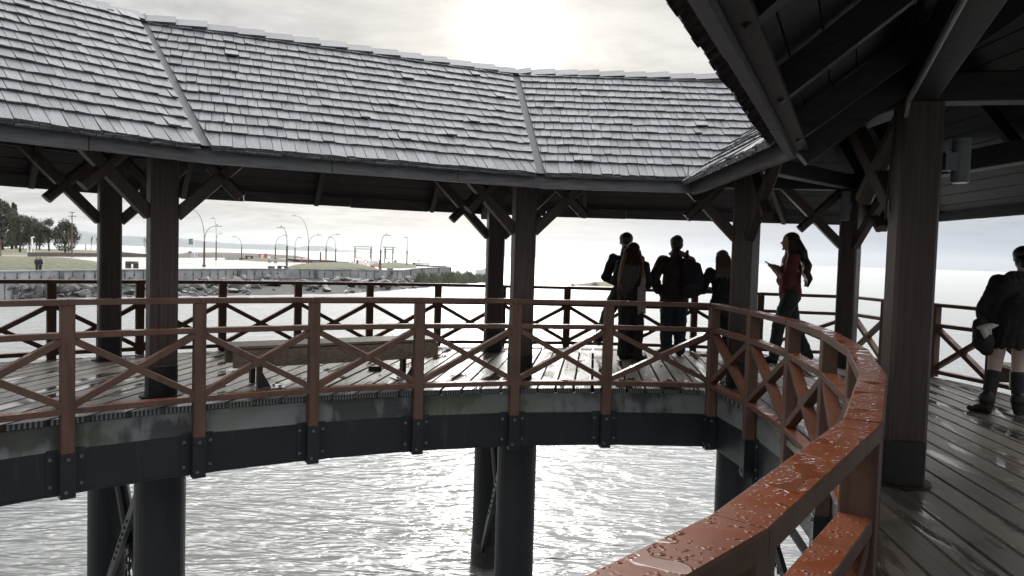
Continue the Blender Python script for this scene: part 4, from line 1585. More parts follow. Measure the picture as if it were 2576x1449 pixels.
G = 'plaza benches'
box_thing('park_bench', 315, 340, 657.5, 674.8, 0.8, M['darkwood'], 'dark timber bench block on the plaza beside the far left post', 'bench', G, True)
box_thing('park_bench', 674, 687.5, 670.5, 676.3, 0.6, M['darkwood'], 'small dark bench by the shore wall, left of a taller bench', 'bench', G)
box_thing('park_bench', 698, 720, 668.8, 676.3, 0.7, M['darkwood'], 'dark bench with a gap below, at the foot of the tall near lamp', 'bench', G, True)
box_thing('park_bench', 673, 695, 653.2, 661, 0.7, M['concrete'], 'grey concrete bench on the grass strip', 'bench', G, True)
box_thing('planter_box', 844.5, 872, 659, 666, 2.0, M['darkwood'], 'long brown planter wall behind the grass mound', 'planter')
box_thing('park_bench', 974, 987.5, 676, 679.6, 0.6, M['darkwood'], 'small black bench near the end of the shore wall', 'bench', G)
box_thing('kerb_block', 847, 886, 676.6, 678.2, 0.4, M['darkwood'], 'left one of two dark kerb blocks lying before the mound', 'kerb', 'dark kerb blocks')
box_thing('kerb_block', 887, 919, 676.8, 678.4, 0.4, M['darkwood'], 'right one of two dark kerb blocks lying before the mound', 'kerb', 'dark kerb blocks')

# picnic shelter, bins, boards
c = at(627, 650.8, GZ)
k = c.y / F_PX
root = empty('picnic_table', c, 'small dark picnic table with benches at the back of the plaza', 'table')
m = MB()
m.bar(c + Vector((-8.5 * k, 0, 6.2 * k)), c + Vector((8.5 * k, 0, 6.2 * k)), 1.2, 0.3)
m.build('table_top', M['darkwood'], root)
for dx in (-6, 6):
    m = MB()
    m.bar(c + Vector((dx * k, 0, 0)), c + Vector((dx * 1.25 * k, 0, 6 * k)), 0.4, 0.6)
    m.build('leg', M['darkwood'], root)
for i, (x0, x1, y0, y1, mt, lab) in enumerate(((651, 654.5, 640, 651.3, 'red', 'left red upright bin behind the plaza'), (665, 669, 638.5, 651.8, 'red', 'taller red upright bin behind the plaza'), (655, 664.5, 642.5, 651.5, 'white', 'white cabinet between two red bins'), (669.5, 677, 645, 651.6, 'white', 'low white cabinet right of the red bins'))):
    box_thing('cabinet', x0, x1, y0, y1, 1.2, M[mt], lab, 'cabinet', 'cabinets at the back of the plaza')
box_thing('notice_board', 896, 901, 655, 665.3, 0.3, M['red'], 'narrow red board left of the lifebuoy', 'board')
box_thing('cabinet', 901.5, 914.5, 655.5, 665.6, 0.8, M['white'], 'white cabinet with a dark lid beside the lifebuoy', 'cabinet', 'cabinets at the back of the plaza')
box_thing('fence_panel', 926.5, 950, 657.5, 667, 0.15, M['white'], 'pale panel fence right of the lifebuoy', 'fence')
# life buoy on its stand
c = at(920.5, 665.5, GZ)
k = c.y / F_PX
root = empty('lifebuoy', c, 'orange lifebuoy ring standing before the wide open frame', 'lifebuoy')
m = MB()
pts = [c + Vector((math.cos(t) * 4.4 * k, -0.1, 6.2 * k + math.sin(t) * 5.0 * k)) for t in [2 * math.pi * i / 20 for i in range(21)]]
m.tube(pts, 1.05 * k, 8, cap=False)
m.build('ring', M['orange'], root)
m = MB()
m.bar(c, c + Vector((0, 0, 1.3 * k)), 0.3, 0.3)
m.build('stand', M['red'], root)

for i, (x, y0, y1, lab) in enumerate(((759.5, 647.5, 662.5, 'tall red post left of the very tall lamp'), (770.8, 658, 663.5, 'short red post beside the very tall lamp'), (812, 653.5, 666, 'red post left of the crossing lamps'), (953.6, 655, 675.5, 'red post just left of the street lamp between the frames'))):
    c = at(x, y1, GZ)
    k = c.y / F_PX
    m = MB()
    m.tube([c, c + Vector((0, 0, (y1 - y0) * k - 0.1)), c + Vector((0, 0, (y1 - y0) * k))], [0.1, 0.1, 0.04], 8)
    m.bar(c + Vector((-0.25, 0, (y1 - y0) * k * 0.95)), c + Vector((0.25, 0, (y1 - y0) * k * 0.95)), 0.08, 0.1)
    tag(m.build('red_post', M['red'], loc=c), lab, 'post', 'red posts on the plaza')
# play arches
for x0, x1, h, y, lab in ((778, 806, 5.5, 664, 'low pale climbing arch left of the light bollard'), (790, 803, 4.2, 665.2, 'smaller pale climbing arch nested in a larger one')):
    a, b = at(x0, y, GZ), at(x1, y + 0.6, GZ)
    k = a.y / F_PX
    m = MB()
    for off in (0, 1.2):
        m.tube([a.lerp(b, t / 12) + Vector((0, off, math.sin(math.pi * t / 12) * h * k)) for t in range(13)], 0.09, 6)
    for t in range(2, 11, 2):
        q = a.lerp(b, t / 12) + Vector((0, 0, math.sin(math.pi * t / 12) * h * k))
        m.tube([q, q + Vector((0, 1.2, 0))], 0.05, 6)
    tag(m.build('climbing_arch', M['lampgrey'], loc=(a + b) / 2), lab, 'play arch', 'play equipment on the plaza')
# red see-saw like bench
c = at(938, 673.5, GZ)
k = c.y / F_PX
m = MB()
m.bar(c + Vector((-6 * k, 0, 4.2 * k)), c + Vector((5 * k, 0, 2.4 * k)), 0.3, 0.25)
m.bar(c + Vector((-4 * k, 0, 0)), c + Vector((-3 * k, 0, 4.5 * k)), 0.2, 0.2)
m.bar(c + Vector((3 * k, 0, 0)), c + Vector((2 * k, 0, 3.5 * k)), 0.2, 0.2)
tag(m.build('play_seesaw', M['red'], loc=c), 'red play bar on legs right of the lifebuoy', 'play bar', 'play equipment on the plaza')


# basketball stands
def hoop(x, yb, yt, face, label, board):
    c = at(x, yb, GZ)
    k = c.y / F_PX
    h = (yb - yt) * k
    root = empty('basketball_stand', c, label, 'hoop', 'white basketball stands')
    m = MB()
    w = 3.8 * k
    for dx in (-w, w):
        for dy in (-0.6, 0.6):
            m.tube([c + Vector((dx, dy, 0)), c + Vector((dx, dy, h * 0.52))], 0.07, 6)
    for dy in (-0.6, 0.6):
        m.tube([c + Vector((-w, dy, h * 0.52)), c + Vector((w, dy, h * 0.52))], 0.07, 6)
    for dx in (-w, w):
        m.tube([c + Vector((dx, -0.6, h * 0.52)), c + Vector((dx, 0.6, h * 0.52))], 0.07, 6)
    m.build('base_frame', M['white'], root)
    m = MB()
    f = face
    m.tube([c + Vector((-w * f * -1, 0, h * 0.52)), c + Vector((w * 0.3 * f, 0, h * 0.97)), c + Vector((w * 1.9 * f, 0, h * 0.97))], 0.14, 6)
    m.tube([c + Vector((w * f, 0, h * 0.52)), c + Vector((w * 0.4 * f, 0, h * 0.80)), c + Vector((-w * 0.2 * f, 0, h * 0.55))], 0.07, 6)
    m.build('arm', M['white'], root)
    if board:
        m = MB()
        q = c + Vector((w * 2.6 * f, 0, h * 0.93))
        m.box(q, (0.5, 0.25, h * 0.16), 0.5)
        m.build('backboard', M['lampgrey'], root)
        m = MB()
        m.tube([q + Vector((0.6 * f + 0.45 * math.cos(t), 0.45 * math.sin(t), -h * 0.12)) for t in [2 * math.pi * i / 12 for i in range(13)]], 0.05, 5, cap=False)
        m.build('ring', M['orange'], root)


hoop(78.5, 644.8, 595, 1, 'white basketball stand at far left under the trees', False)
hoop(489.5, 650.5, 605, -1, 'white basketball stand with a backboard left of the double lamp', True)

# masts
def mast(x, yb, yt, r, label, cross):
    c = at(x, yb, GZ)
    k = c.y / F_PX
    h = (yb - yt) * k
    m = MB()
    m.tube([c, c + Vector((0, 0, h))], [r, r * 0.5], 8)
    if cross:
        for z, w in ((0.995, 0.6), (0.91, 0.9)):
            m.bar(c + Vector((-w, 0, h * z)), c + Vector((w, 0, h * z)), 0.12, 0.12)
        m.tube([c + Vector((-0.9, 0, h * 0.78)), c + Vector((0, 0, h * 0.92))], 0.03, 5)
    tag(m.build('mast', M['lamp_pole'], loc=c), label, 'mast', 'poles by the dark round tree')


mast(181, 647, 534, 0.17, 'tall mast with a small cross at its top before the dark round tree', True)
mast(172, 644.2, 581, 0.14, 'shorter plain pole left of the tall mast', False)
mast(2, 647.5, 603, 0.12, 'dark pole at the left edge of the plaza', False)
c = at(215.7, 628.2, GZ)
k = c.y / F_PX
m = MB()
m.tube([c, c + Vector((0, 0, 3 * k)), c + Vector((0, 0, 3.1 * k)), c + Vector((0, 0, 12 * k)), c + Vector((0, 0, 16 * k))], [1.7 * k, 1.7 * k, 0.8 * k, 0.7 * k, 0.2 * k], 10)
m.tube([c + Vector((0, 0, 9 * k)), c + Vector((0, 0, 10.2 * k))], 1.1 * k, 10)
tag(m.build('beacon', M['darkwood'], loc=c), 'small dark beacon on the far shore behind the field', 'beacon')

# green hooded posts
for x, yb, yt, z, lab in ((1054, 668.2, 651.5, GZ, 'green hooded post standing at the far end of the peninsula'), (1203, 679, 659.2, WATER, 'green hooded post rising from the water behind the reeds')):
    c = at(x, yb, z)
    k = c.y / F_PX
    h = (yb - yt) * k
    root = empty('marker_post', c, lab, 'marker', 'green hooded marker posts')
    m = MB()
    m.tube([c + Vector((0, 0, -1.5 if z == WATER else 0)), c + Vector((0, 0, h * 0.8))], 0.9 * k, 8)
    m.build('post', M['darkwood'], root)
    m = MB()
    m.tube([c + Vector((0, 0, h * 0.3)), c + Vector((0.1 * k, 0, h * 0.8)), c + Vector((-0.8 * k, 0, h * 0.96)), c + Vector((-2.2 * k, 0, h * 0.85)), c + Vector((-2.9 * k, 0, h * 0.55))], [0.9 * k, 1.2 * k, 1.5 * k, 1.3 * k, 0.4 * k], 8)
    m.build('hood', M['green'], root)
# A-board
c = at(1041.5, 667.6, GZ)
k = c.y / F_PX
m = MB()
for s in (-1, 1):
    m.bar(c + Vector((s * 2.4 * k, 0, 0)), c + Vector((s * 0.3 * k, 0, 6.8 * k)), 1.0, 0.35)
tag(m.build('a_frame_board', M['darkwood'], loc=c), 'small brown A-shaped board near the green hooded post on land', 'sign board')


# white boats
def boat(c, L, wd, h, rz, label):
    m = MB()
    ca, sa = math.cos(rz), math.sin(rz)

    def T(x, y, z):
        return Vector((c.x + x * ca - y * sa, c.y + x * sa + y * ca, c.z + z))
    secs = []
    for t in range(9):
        f = t / 8
        wdt = wd * (0.75 if f < 0.2 else max(0.03, math.cos((f - 0.2) / 0.8 * math.pi / 2) ** 0.7)) * (0.75 + 0.25 * min(1, f * 4))
        sh = h * (1.0 + 0.9 * f ** 3)
        x = -L / 2 + L * f
        secs.append([T(x, -wdt, sh), T(x, -wdt * 0.8, -0.1), T(x, 0, -0.35), T(x, wdt * 0.8, -0.1), T(x, wdt, sh), T(x, wdt * 0.85, sh - 0.05), T(x, 0, sh * 0.4), T(x, -wdt * 0.85, sh - 0.05)])
    m.loft(secs)
    root = empty('moored_boat', c, label, 'boat', 'white boats')
    m.build('hull', M['white'], root)
    m = MB()
    m.bar(T(-L * 0.15, -wd * 0.7, h * 0.75), T(-L * 0.15, wd * 0.7, h * 0.75), 0.3, 0.06)
    m.build('thwart', M['darkwood'], root)
    return root


boat(at(1212, 692, WATER) + Vector((0, 0, 0.25)), 3.4, 0.75, 1.2, 0.25, 'white boat with a raised pointed bow behind the reeds')
c = at(1063, 669.5, GZ)
boat(c + Vector((0, 0, 0.35)), 3.4, 0.6, 0.4, 0.0, 'small white dinghy lying on the kerb beside the green hooded post')


# ------------------------------------------------------------------ plants
def leaf(m, c, s, rnd, droop=0.0):
    d = Vector((rnd.gauss(0, 1), rnd.gauss(0, 1), rnd.gauss(0, 1))).normalized()
    if droop:
        d = (d * (1 - droop) + Vector((0, 0, -1)) * droop).normalized()
    e = d.cross(Vector((rnd.gauss(0, 1), rnd.gauss(0, 1), rnd.gauss(0, 1)))).normalized()
    m.quad([c - d * s, c - e * s * 0.45, c + d * s, c + e * s * 0.45])


def tree(x, yb, top, w, kind, label, seed, z=GZ):
    rnd = random.Random(seed)
    b = at(x, yb, z)
    k = b.y / F_PX
    h, wd = (yb - top) * k, w * k / 2
    root = empty('conifer_tree' if kind == 'conifer' else ('bare_tree' if kind == 'bare' else 'park_tree'), b, label, 'tree', 'trees on the left shore')
    tm = MB()
    lean = rnd.uniform(-0.04, 0.04) * h
    tr = max(0.10, h * 0.022)
    tip = b + Vector((lean, 0, h * (0.95 if kind == 'conifer' else 0.6)))
    tm.tube([b + Vector((0, 0, -0.3)), b.lerp(tip, 0.3) + Vector((lean * 0.4, 0, 0)), b.lerp(tip, 0.65), tip], [tr * 1.3, tr, tr * 0.7, tr * 0.2], 8)
    lm = MB()
    if kind == 'conifer':
        for i in range(2200):
            f = rnd.random() ** 0.8
            zz = h * (0.12 + 0.88 * f)
            rad = wd * (1 - f) ** 0.8 * (0.35 + 0.65 * abs(math.sin(f * 26))) * rnd.uniform(0.3, 1.0)
            a = rnd.uniform(0, 6.283)
            leaf(lm, b + Vector((lean * f + math.cos(a) * rad, math.sin(a) * rad, zz - rad * 0.25)), h * 0.026 * rnd.uniform(0.6, 1.5), rnd, 0.3)
    elif kind == 'bare':
        tm = MB()
        def grow(p, d, L, r, dep):
            q = p + d * L
            tm.tube([p, p.lerp(q, 0.5) + Vector((rnd.gauss(0, 0.04), rnd.gauss(0, 0.04), 0)) * L, q], [r, r * 0.8, r * 0.6], 5 if dep else 7)
            if dep >= 5:
                return
            for i in range(3 if dep < 4 else 2):
                a = rnd.uniform(0, 6.283)
                s = Vector((math.cos(a), math.sin(a), 0))
                nd = (d * 1.0 + s * rnd.uniform(0.35, 0.7) * (wd / h * 2.2) + Vector((0, 0, 0.25))).normalized()
                grow(q, nd, L * rnd.uniform(0.62, 0.85), r * 0.58, dep + 1)
        grow(b, Vector((0, 0, 1)), h * 0.26, tr * 0.8, 0)
    else:
        # limbs and clumps
        cl = []
        for i in range(9):
            a = i * 2.4 + rnd.uniform(-0.4, 0.4)
            f = rnd.uniform(0.45, 0.92)
            q = b + Vector((lean + math.cos(a) * wd * 0.65 * rnd.uniform(0.5, 1), math.sin(a) * wd * 0.65, h * f))
            tm.tube([b.lerp(tip, 0.45), b.lerp(tip, 0.6).lerp(q, 0.5), q], [tr * 0.55, tr * 0.35, tr * 0.1], 6)
            cl.append((q, wd * rnd.uniform(0.30, 0.55)))
        cl.append((b + Vector((lean, 0, h * 0.86)), wd * 0.5))
        if kind == 'weeping':
            for q, r_ in cl:
                for s in range(26):
                    a = rnd.uniform(0, 6.283)
                    rr_ = r_ * rnd.uniform(0.2, 1.15)
                    st = q + Vector((math.cos(a) * rr_, math.sin(a) * rr_, rnd.uniform(0, r_ * 0.6)))
                    L = h * rnd.uniform(0.15, 0.42)
                    for t in range(12):
                        leaf(lm, st + Vector((rnd.gauss(0, 0.16), rnd.gauss(0, 0.16), -L * t / 12)), h * 0.024, rnd, 0.6)
        else:
            for q, r_ in cl:
                for s in range(300 if kind == 'dense' else 220):
                    v = Vector((rnd.gauss(0, 1), rnd.gauss(0, 1), rnd.gauss(0, 0.8)))
                    v = v.normalized() * r_ * rnd.random() ** 0.45 * 1.1
                    leaf(lm, q + v, h * 0.026 * rnd.uniform(0.5, 1.4), rnd)
            if kind == 'dense':
                for s in range(2600):
                    a, f = rnd.uniform(0, 6.283), rnd.random()
                    rad = wd * (math.sin(math.pi * min(1, f * 0.9 + 0.08)) ** 0.6) * rnd.random() ** 0.4
                    leaf(lm, b + Vector((math.cos(a) * rad, math.sin(a) * rad, h * (0.10 + 0.86 * f))), h * 0.024 * rnd.uniform(0.6, 1.4), rnd)
    tm.build('trunk', M['twig'] if kind == 'bare' else M['bark'], root)
    if lm.f:
        lm.build('crown', M['conifer'] if kind == 'conifer' else M['leaf'], root)
    return root


tree(-6, 634, 468, 60, 'conifer', 'tallest conifer at the left edge', 1)
tree(29, 631, 511, 34, 'conifer', 'pointed conifer behind the weeping trees, left one', 2)
tree(41, 630, 516, 32, 'conifer', 'pointed conifer behind the weeping trees, right one', 3)
tree(7, 633, 505, 66, 'dense', 'broad dark tree at the left edge below the tall conifer', 4)
tree(50, 638, 533, 58, 'weeping', 'weeping tree with a leaning trunk beside the white basketball stand', 5)
tree(92, 632, 529, 84, 'bare', 'wide bare-branched tree in the middle of the grove', 6)
tree(100, 633, 552, 48, 'weeping', 'smaller weeping tree in front of the bare tree', 7)
tree(124, 636, 550, 42, 'loose', 'loose-crowned tree left of the dark round tree', 8)
tree(164, 639, 555, 62, 'dense', 'dark round tree at the right end of the grove, behind the mast', 9)
tree(76, 632, 545, 50, 'weeping', 'weeping tree behind the white basketball stand', 21)
tree(229, 632, 590, 9, 'bare', 'left one of two thin bare saplings by the lake', 10)
tree(244, 631, 592, 9, 'bare', 'right one of two thin bare saplings by the lake', 11)
tree(366, 634, 594, 28, 'bare', 'bare bushy tree between the two left posts', 12)


def bush(x, yb, top, w, label, seed, mtl, n=420, z=GZ, cat='bush', name='bush', spiky=False):
    rnd = random.Random(seed)
    b = at(x, yb, z)
    k = b.y / F_PX
    h, wd = (yb - top) * k, w * k / 2
    m = MB()
    for i in range(n):
        a, f = rnd.uniform(0, 6.283), rnd.random()
        if spiky:
            rad = wd * rnd.random() ** 0.5
            p = b + Vector((math.cos(a) * rad, math.sin(a) * rad, 0))
            hh = h * rnd.uniform(0.5, 1.05) * (1 - 0.55 * (rad / wd) ** 2)
            d = Vector((rnd.gauss(0, 0.16), rnd.gauss(0, 0.16), 1))
            s = Vector((math.cos(a + 1.57), math.sin(a + 1.57), 0)) * hh * 0.03
            q = p + d * hh * 0.7
            e = p + d * hh + Vector((rnd.gauss(0, 0.14), rnd.gauss(0, 0.14), -0.05)) * hh
            m.quad([p - s, p + s, q + s * 0.7, q - s * 0.7])
            m.quad([q - s * 0.7, q + s * 0.7, e])
        else:
            rad = wd * math.sqrt(max(0, 1 - f * f)) * rnd.random() ** 0.4
            leaf(m, b + Vector((math.cos(a) * rad, math.sin(a) * rad, h * f * 0.97)), h * 0.13 * rnd.uniform(0.5, 1.3), rnd)
    return tag(m.build(name, mtl, loc=b), label, cat)


RZ = WATER + 0.3
for i, (x, yb, top, w, lab) in enumerate(((1062, 716, 684, 40, 'leftmost tuft of reeds, among the boulders below the wall end'), (1092, 713, 686, 48, 'olive reeds below the end of the shore wall, left of the big round clump'), (1122, 712, 684, 50, 'reed clump right at the tip of the shore wall'), (1150, 713, 681, 62, 'biggest rounded clump of reeds right of the wall end'), (1180, 712, 682, 48, 'round reed clump with a ragged top, left of the white boat'), (1204, 711, 691, 40, 'lower reeds in front of the white boat'), (1222, 711, 692, 36, 'reeds touching the middle post on its left'))):
    bush(x, yb, top - 8, w, lab, 60 + i, M['reed'], 900, RZ, 'reeds', 'reed_clump', True)['group'] = 'reeds at the end of the shore wall'
bush(1441, 719, 709, 16, 'spiky tuft on the left end of the low islet', 71, M['reed'], 150, WATER + 0.05, 'reeds', 'reed_clump', True)
bush(1497, 717, 707, 26, 'low tuft on the islet beside the man in the dark coat', 72, M['reed'], 180, WATER + 0.2, 'reeds', 'reed_clump', True)
bush(978, 665.5, 657.5, 10, 'dark round bush under the narrower open frame', 73, M['leaf'], 200)
bush(994.5, 665, 653.5, 9, 'taller thin bush right of the narrower open frame', 74, M['leaf'], 120)
bush(886, 661, 656, 6, 'small dark bush left of the wider open frame', 75, M['leaf'], 100)
bush(478, 641.5, 632, 14, 'rounded bush on the sand spit behind the basketball stand', 76, M['leaf'], 200, WATER + 0.8)
bush(525, 641.5, 637.5, 10, 'low bush on the sand spit left of the farther double lamp', 77, M['leaf'], 120, WATER + 0.8)


# egrets at the water's edge
def egret(x, yb, hpx, label, face):
    c = at(x, yb, WATER)
    k = c.y / F_PX
    h = hpx * k
    m = MB()
    f = face
    m.tube([c + Vector((-0.42 * h * f, 0, 0.28 * h)), c + Vector((-0.2 * h * f, 0, 0.38 * h)), c + Vector((0, 0, 0.48 * h)), c + Vector((0.14 * h * f, 0, 0.55 * h)), c + Vector((0.20 * h * f, 0, 0.70 * h)), c + Vector((0.13 * h * f, 0, 0.86 * h)), c + Vector((0.2 * h * f, 0, 0.96 * h)), c + Vector((0.30 * h * f, 0, 0.95 * h)), c + Vector((0.46 * h * f, 0, 0.92 * h))], [0.015 * h, 0.09 * h, 0.13 * h, 0.07 * h, 0.036 * h, 0.03 * h, 0.042 * h, 0.03 * h, 0.006 * h], 8)
    for dx in (-0.02, 0.06):
        m.tube([c + Vector((dx * h * f, 0, -0.05)), c + Vector((dx * h * f - 0.02 * h, 0, 0.2 * h)), c + Vector((dx * h * f, 0, 0.42 * h))], 0.012 * h, 5)
    tag(m.build('egret', M['white'], loc=c, smooth=True), label, 'egret', 'white egrets at the shore')


egret(871, 740, 18, 'taller white egret standing at the water edge below the boulders', 1)
egret(906, 736.5, 8, 'small white egret crouching right of the taller one', 1)
# ------------------------------------------------------------------ people
M['black_cloth'] = simple('black_cloth', (0.018, 0.018, 0.021), 0.85, 0.35, 14, 0.4)
M['navy_cloth'] = simple('navy_cloth', (0.018, 0.021, 0.032), 0.85, 0.35, 14, 0.4)
M['maroon_cloth'] = simple('maroon_cloth', (0.040, 0.022, 0.022), 0.8, 0.35, 10, 0.4)
M['jeans'] = simple('dark_jeans', (0.022, 0.030, 0.045), 0.85, 0.3, 14, 0.3)
M['olive_cloth'] = simple('olive_trousers', (0.030, 0.040, 0.040), 0.85, 0.3, 14, 0.3)
M['red_cloth'] = simple('red_shirt', (0.15, 0.034, 0.028), 0.8, 0.25, 12, 0.3)
M['shoe'] = simple('dark_shoe', (0.014, 0.013, 0.013), 0.5, 0.3, 14, 0.2)
M['sock'] = simple('dark_sock', (0.035, 0.035, 0.040), 0.95, 0.3, 40, 0.5)
M['scarf'] = simple('pale_scarf', (0.34, 0.30, 0.27), 0.9, 0.35, 25, 0.4)
M['scarf_red'] = simple('striped_scarf', (0.32, 0.035, 0.035), 0.9, 0.3, 9, 0.2, stretch=(1, 1, 9), col2=(0.10, 0.13, 0.16))
M['plush'] = simple('white_plush', (0.62, 0.60, 0.58), 0.95, 0.2, 40, 0.8)
M['phone'] = simple('black_phone', (0.012, 0.012, 0.014), 0.2, 0.1, 5)


def f_hair(ca, cb):
    def fn(n, bs):
        oc = n.a('ShaderNodeTexCoord').outputs['Object']
        v = n.noise(n.mapping(oc, (40, 40, 2.2)), 1.6, 4, 0.6)
        n.put(bs, 'Base Color', n.mix(n.ramp(v, [(0.35, 0.0), (0.65, 1.0)]), ca, cb))
        bs.inputs['Roughness'].default_value = 0.42
        n.put(bs, 'Normal', n.a('ShaderNodeBump', {'Height': v, 'Strength': 0.8, 'Distance': 0.01}))
    return fn


M['hair_black'] = mat('black_hair', f_hair((0.008, 0.007, 0.007), (0.028, 0.022, 0.020)))
M['hair_backlit'] = mat('backlit_auburn_hair', f_hair((0.10, 0.040, 0.014), (0.42, 0.17, 0.06)))
M['hair_dark'] = mat('dark_brown_hair', f_hair((0.012, 0.008, 0.006), (0.060, 0.026, 0.013)))
M['hair_brown'] = mat('brown_hair', f_hair((0.018, 0.012, 0.009), (0.085, 0.055, 0.036)))
M['hair_fair'] = mat('fair_hair', f_hair((0.05, 0.035, 0.025), (0.17, 0.115, 0.075)))


def cap_mesh(m, p, q, r0, r1, n=12):
    p, q = Vector(p), Vector(q)
    d = q - p
    if d.length < 1e-5:
        d = Vector((0, 0, 1e-4))
    dn = d.normalized()
    pts, rs = [], []
    for t in (-1.0, -0.92, -0.72, -0.38):
        pts.append(p + dn * t * r0)
        rs.append(max(0.002, r0 * math.sqrt(1 - t * t)))
    pts.append(p)
    rs.append(r0)
    pts.append(q)
    rs.append(r1)
    for t in (0.38, 0.72, 0.92, 1.0):
        pts.append(q + dn * t * r1)
        rs.append(max(0.002, r1 * math.sqrt(1 - t * t)))
    ref = Vector((0, 0, 1)) if abs(dn.z) < 0.9 else Vector((1, 0, 0))
    s = dn.cross(ref).normalized()
    u = s.cross(dn)
    m.loft([[o + (s * math.cos(2 * math.pi * k / n) + u * math.sin(2 * math.pi * k / n)) * r for k in range(n)] for o, r in zip(pts, rs)])


FOLDS = bpy.data.textures.new('cloth_folds', 'CLOUDS')
FOLDS.noise_scale = 0.11
FOLDS.noise_depth = 2


class Fig:
    """a figure: base on the ground, facing angle, height; limbs given as fractions of the height"""
    def __init__(s, base, heading, h, label, name='person', cat='person', group='people on the pier'):
        s.b, s.h = Vector(base), h
        a = R(heading)
        s.f = Vector((math.cos(a), math.sin(a), 0))
        s.r = Vector((math.sin(a), -math.cos(a), 0))
        s.root = empty(name, s.b, label, cat, group)
        s.body = None

    def P(s, x, y, z):
        return s.b + (s.r * x + s.f * y + Vector((0, 0, z))) * s.h

    def blob(s, name, caps, m, vox, parent=None, smooth=3):
        mb = MB()
        for c in caps:
            if c[0] == 'e':
                _, ctr, rad = c
                o = s.P(*ctr)
                rings = []
                for i in range(9):
                    t = -math.pi / 2 + math.pi * i / 8
                    cz, cr_ = math.sin(t), max(0.03, math.cos(t))
                    rings.append([o + (s.r * math.cos(2 * math.pi * k / 14) * rad[0] * cr_ + s.f * math.sin(2 * math.pi * k / 14) * rad[1] * cr_ + Vector((0, 0, cz * rad[2]))) * s.h for k in range(14)])
                mb.loft(rings)
            else:
                p, q, r0, r1 = c
                cap_mesh(mb, s.P(*p), s.P(*q), r0 * s.h, r1 * s.h)
        o = mb.build(name, m, s.root)
        rm = o.modifiers.new('Remesh', 'REMESH')
        rm.mode = 'VOXEL'
        rm.voxel_size = vox
        rm.use_smooth_shade = True
        sm = o.modifiers.new('Smooth', 'SMOOTH')
        sm.factor = 0.5
        sm.iterations = smooth
        if name in ('jacket', 'coat', 'trousers', 'shirt', 'bag') and vox < 0.015:
            dm = o.modifiers.new('Folds', 'DISPLACE')
            dm.texture = FOLDS
            dm.texture_coords = 'LOCAL'
            dm.strength = 0.034
            dm.mid_level = 0.5
        dg = bpy.context.evaluated_depsgraph_get()
        me = bpy.data.meshes.new_from_object(o.evaluated_get(dg))
        o.modifiers.clear()
        o.data = me
        me.name = name
        me.materials.clear()
        me.materials.append(m)
        for p in me.polygons:
            p.use_smooth = True
        if parent is not None:
            o.parent = parent
            o.location = -wl(parent)
        return o


def chain(pts, rs):
    return [(a, b, ra, rb) for a, b, ra, rb in zip(pts, pts[1:], rs, rs[1:])]


def hand(w_, d, up, sc=1.0):
    """palm and five fingers from the wrist w_ along d (fractions), slightly curled"""
    w_, d, up = Vector(w_), Vector(d).normalized(), Vector(up).normalized()
    sd_ = d.cross(up).normalized()
    cs = []
    k = 0.055 * sc
    palm = w_ + d * k * 0.9
    for o in (-0.3, 0.0, 0.3):
        cs.append((tuple(w_ + sd_ * o * k * 0.8), tuple(palm + sd_ * o * k * 1.2 + d * k * 0.2), 0.0105, 0.0115))
    for o, L in ((-0.52, 0.8), (-0.18, 0.95), (0.16, 0.9), (0.48, 0.7)):
        a = palm + sd_ * o * k + d * k * 0.25
        b_ = a + d * k * 0.5 * L - up * k * 0.12
        c_ = b_ + d * k * 0.35 * L - up * k * 0.30
        cs += [(tuple(a), tuple(b_), 0.0058, 0.0053), (tuple(b_), tuple(c_), 0.0053, 0.0045)]
    t0 = w_ + d * k * 0.45 - sd_ * k * 0.45
    t1 = t0 + d * k * 0.55 - sd_ * k * 0.45
    t2 = t1 + d * k * 0.4 + sd_ * k * 0.05 - up * k * 0.1
    cs += [(tuple(t0), tuple(t1), 0.0075, 0.0065), (tuple(t1), tuple(t2), 0.0065, 0.005)]
    return cs


def head_caps(hx, hy, hz, turn=0.0):
    """skull, jaw, nose, ears, brow and lips; turn in degrees to the figure's left"""
    ca, sa = math.cos(R(turn)), math.sin(R(turn))

    def T(x, y, z):
        return (hx + x * ca - y * sa, hy + x * sa + y * ca, hz + z)
    return [('e', T(0, -0.004, 0.012), (0.047, 0.057, 0.058)), ('e', T(0, 0.012, -0.018), (0.039, 0.043, 0.052)),
            (T(0, 0.046, 0.004), T(0, 0.063, -0.014), 0.0055, 0.0085), (T(-0.018, 0.046, 0.010), T(0.018, 0.046, 0.010), 0.006, 0.006),
            (T(-0.010, 0.050, -0.034), T(0.010, 0.050, -0.034), 0.0055, 0.0055), (T(0, 0.040, -0.054), T(0, 0.044, -0.056), 0.013, 0.012),
            (T(-0.046, -0.004, 0.008), T(-0.047, -0.008, -0.014), 0.007, 0.006), (T(0.046, -0.004, 0.008), T(0.047, -0.008, -0.014), 0.007, 0.006)]


def body_caps(J):
    c = []
    c += chain([J['pelvis'], J['waist'], J['chest'], J['necklow']], [0.075, 0.068, 0.078, 0.045])
    c += [(J['necklow'], J['neck'], 0.034, 0.030), (J['neck'], (J['head'][0], J['head'][1] - 0.006, J['head'][2] - 0.02), 0.030, 0.032)]
    c += head_caps(*J['head'], J.get('turn', 0.0))
    for s in 'LR':
        c += chain([J['sh' + s], J['el' + s], J['wr' + s]], [0.034, 0.025, 0.016])
        c.append((J['chest'], J['sh' + s], 0.06, 0.034))
        c += hand(J['wr' + s], J['hd' + s], J['hu' + s])
        c += chain([J['hip' + s], J['kn' + s], J['an' + s]], [0.056, 0.036, 0.021])
        c += [(J['an' + s], J['toe' + s], 0.022, 0.016)]
    return c


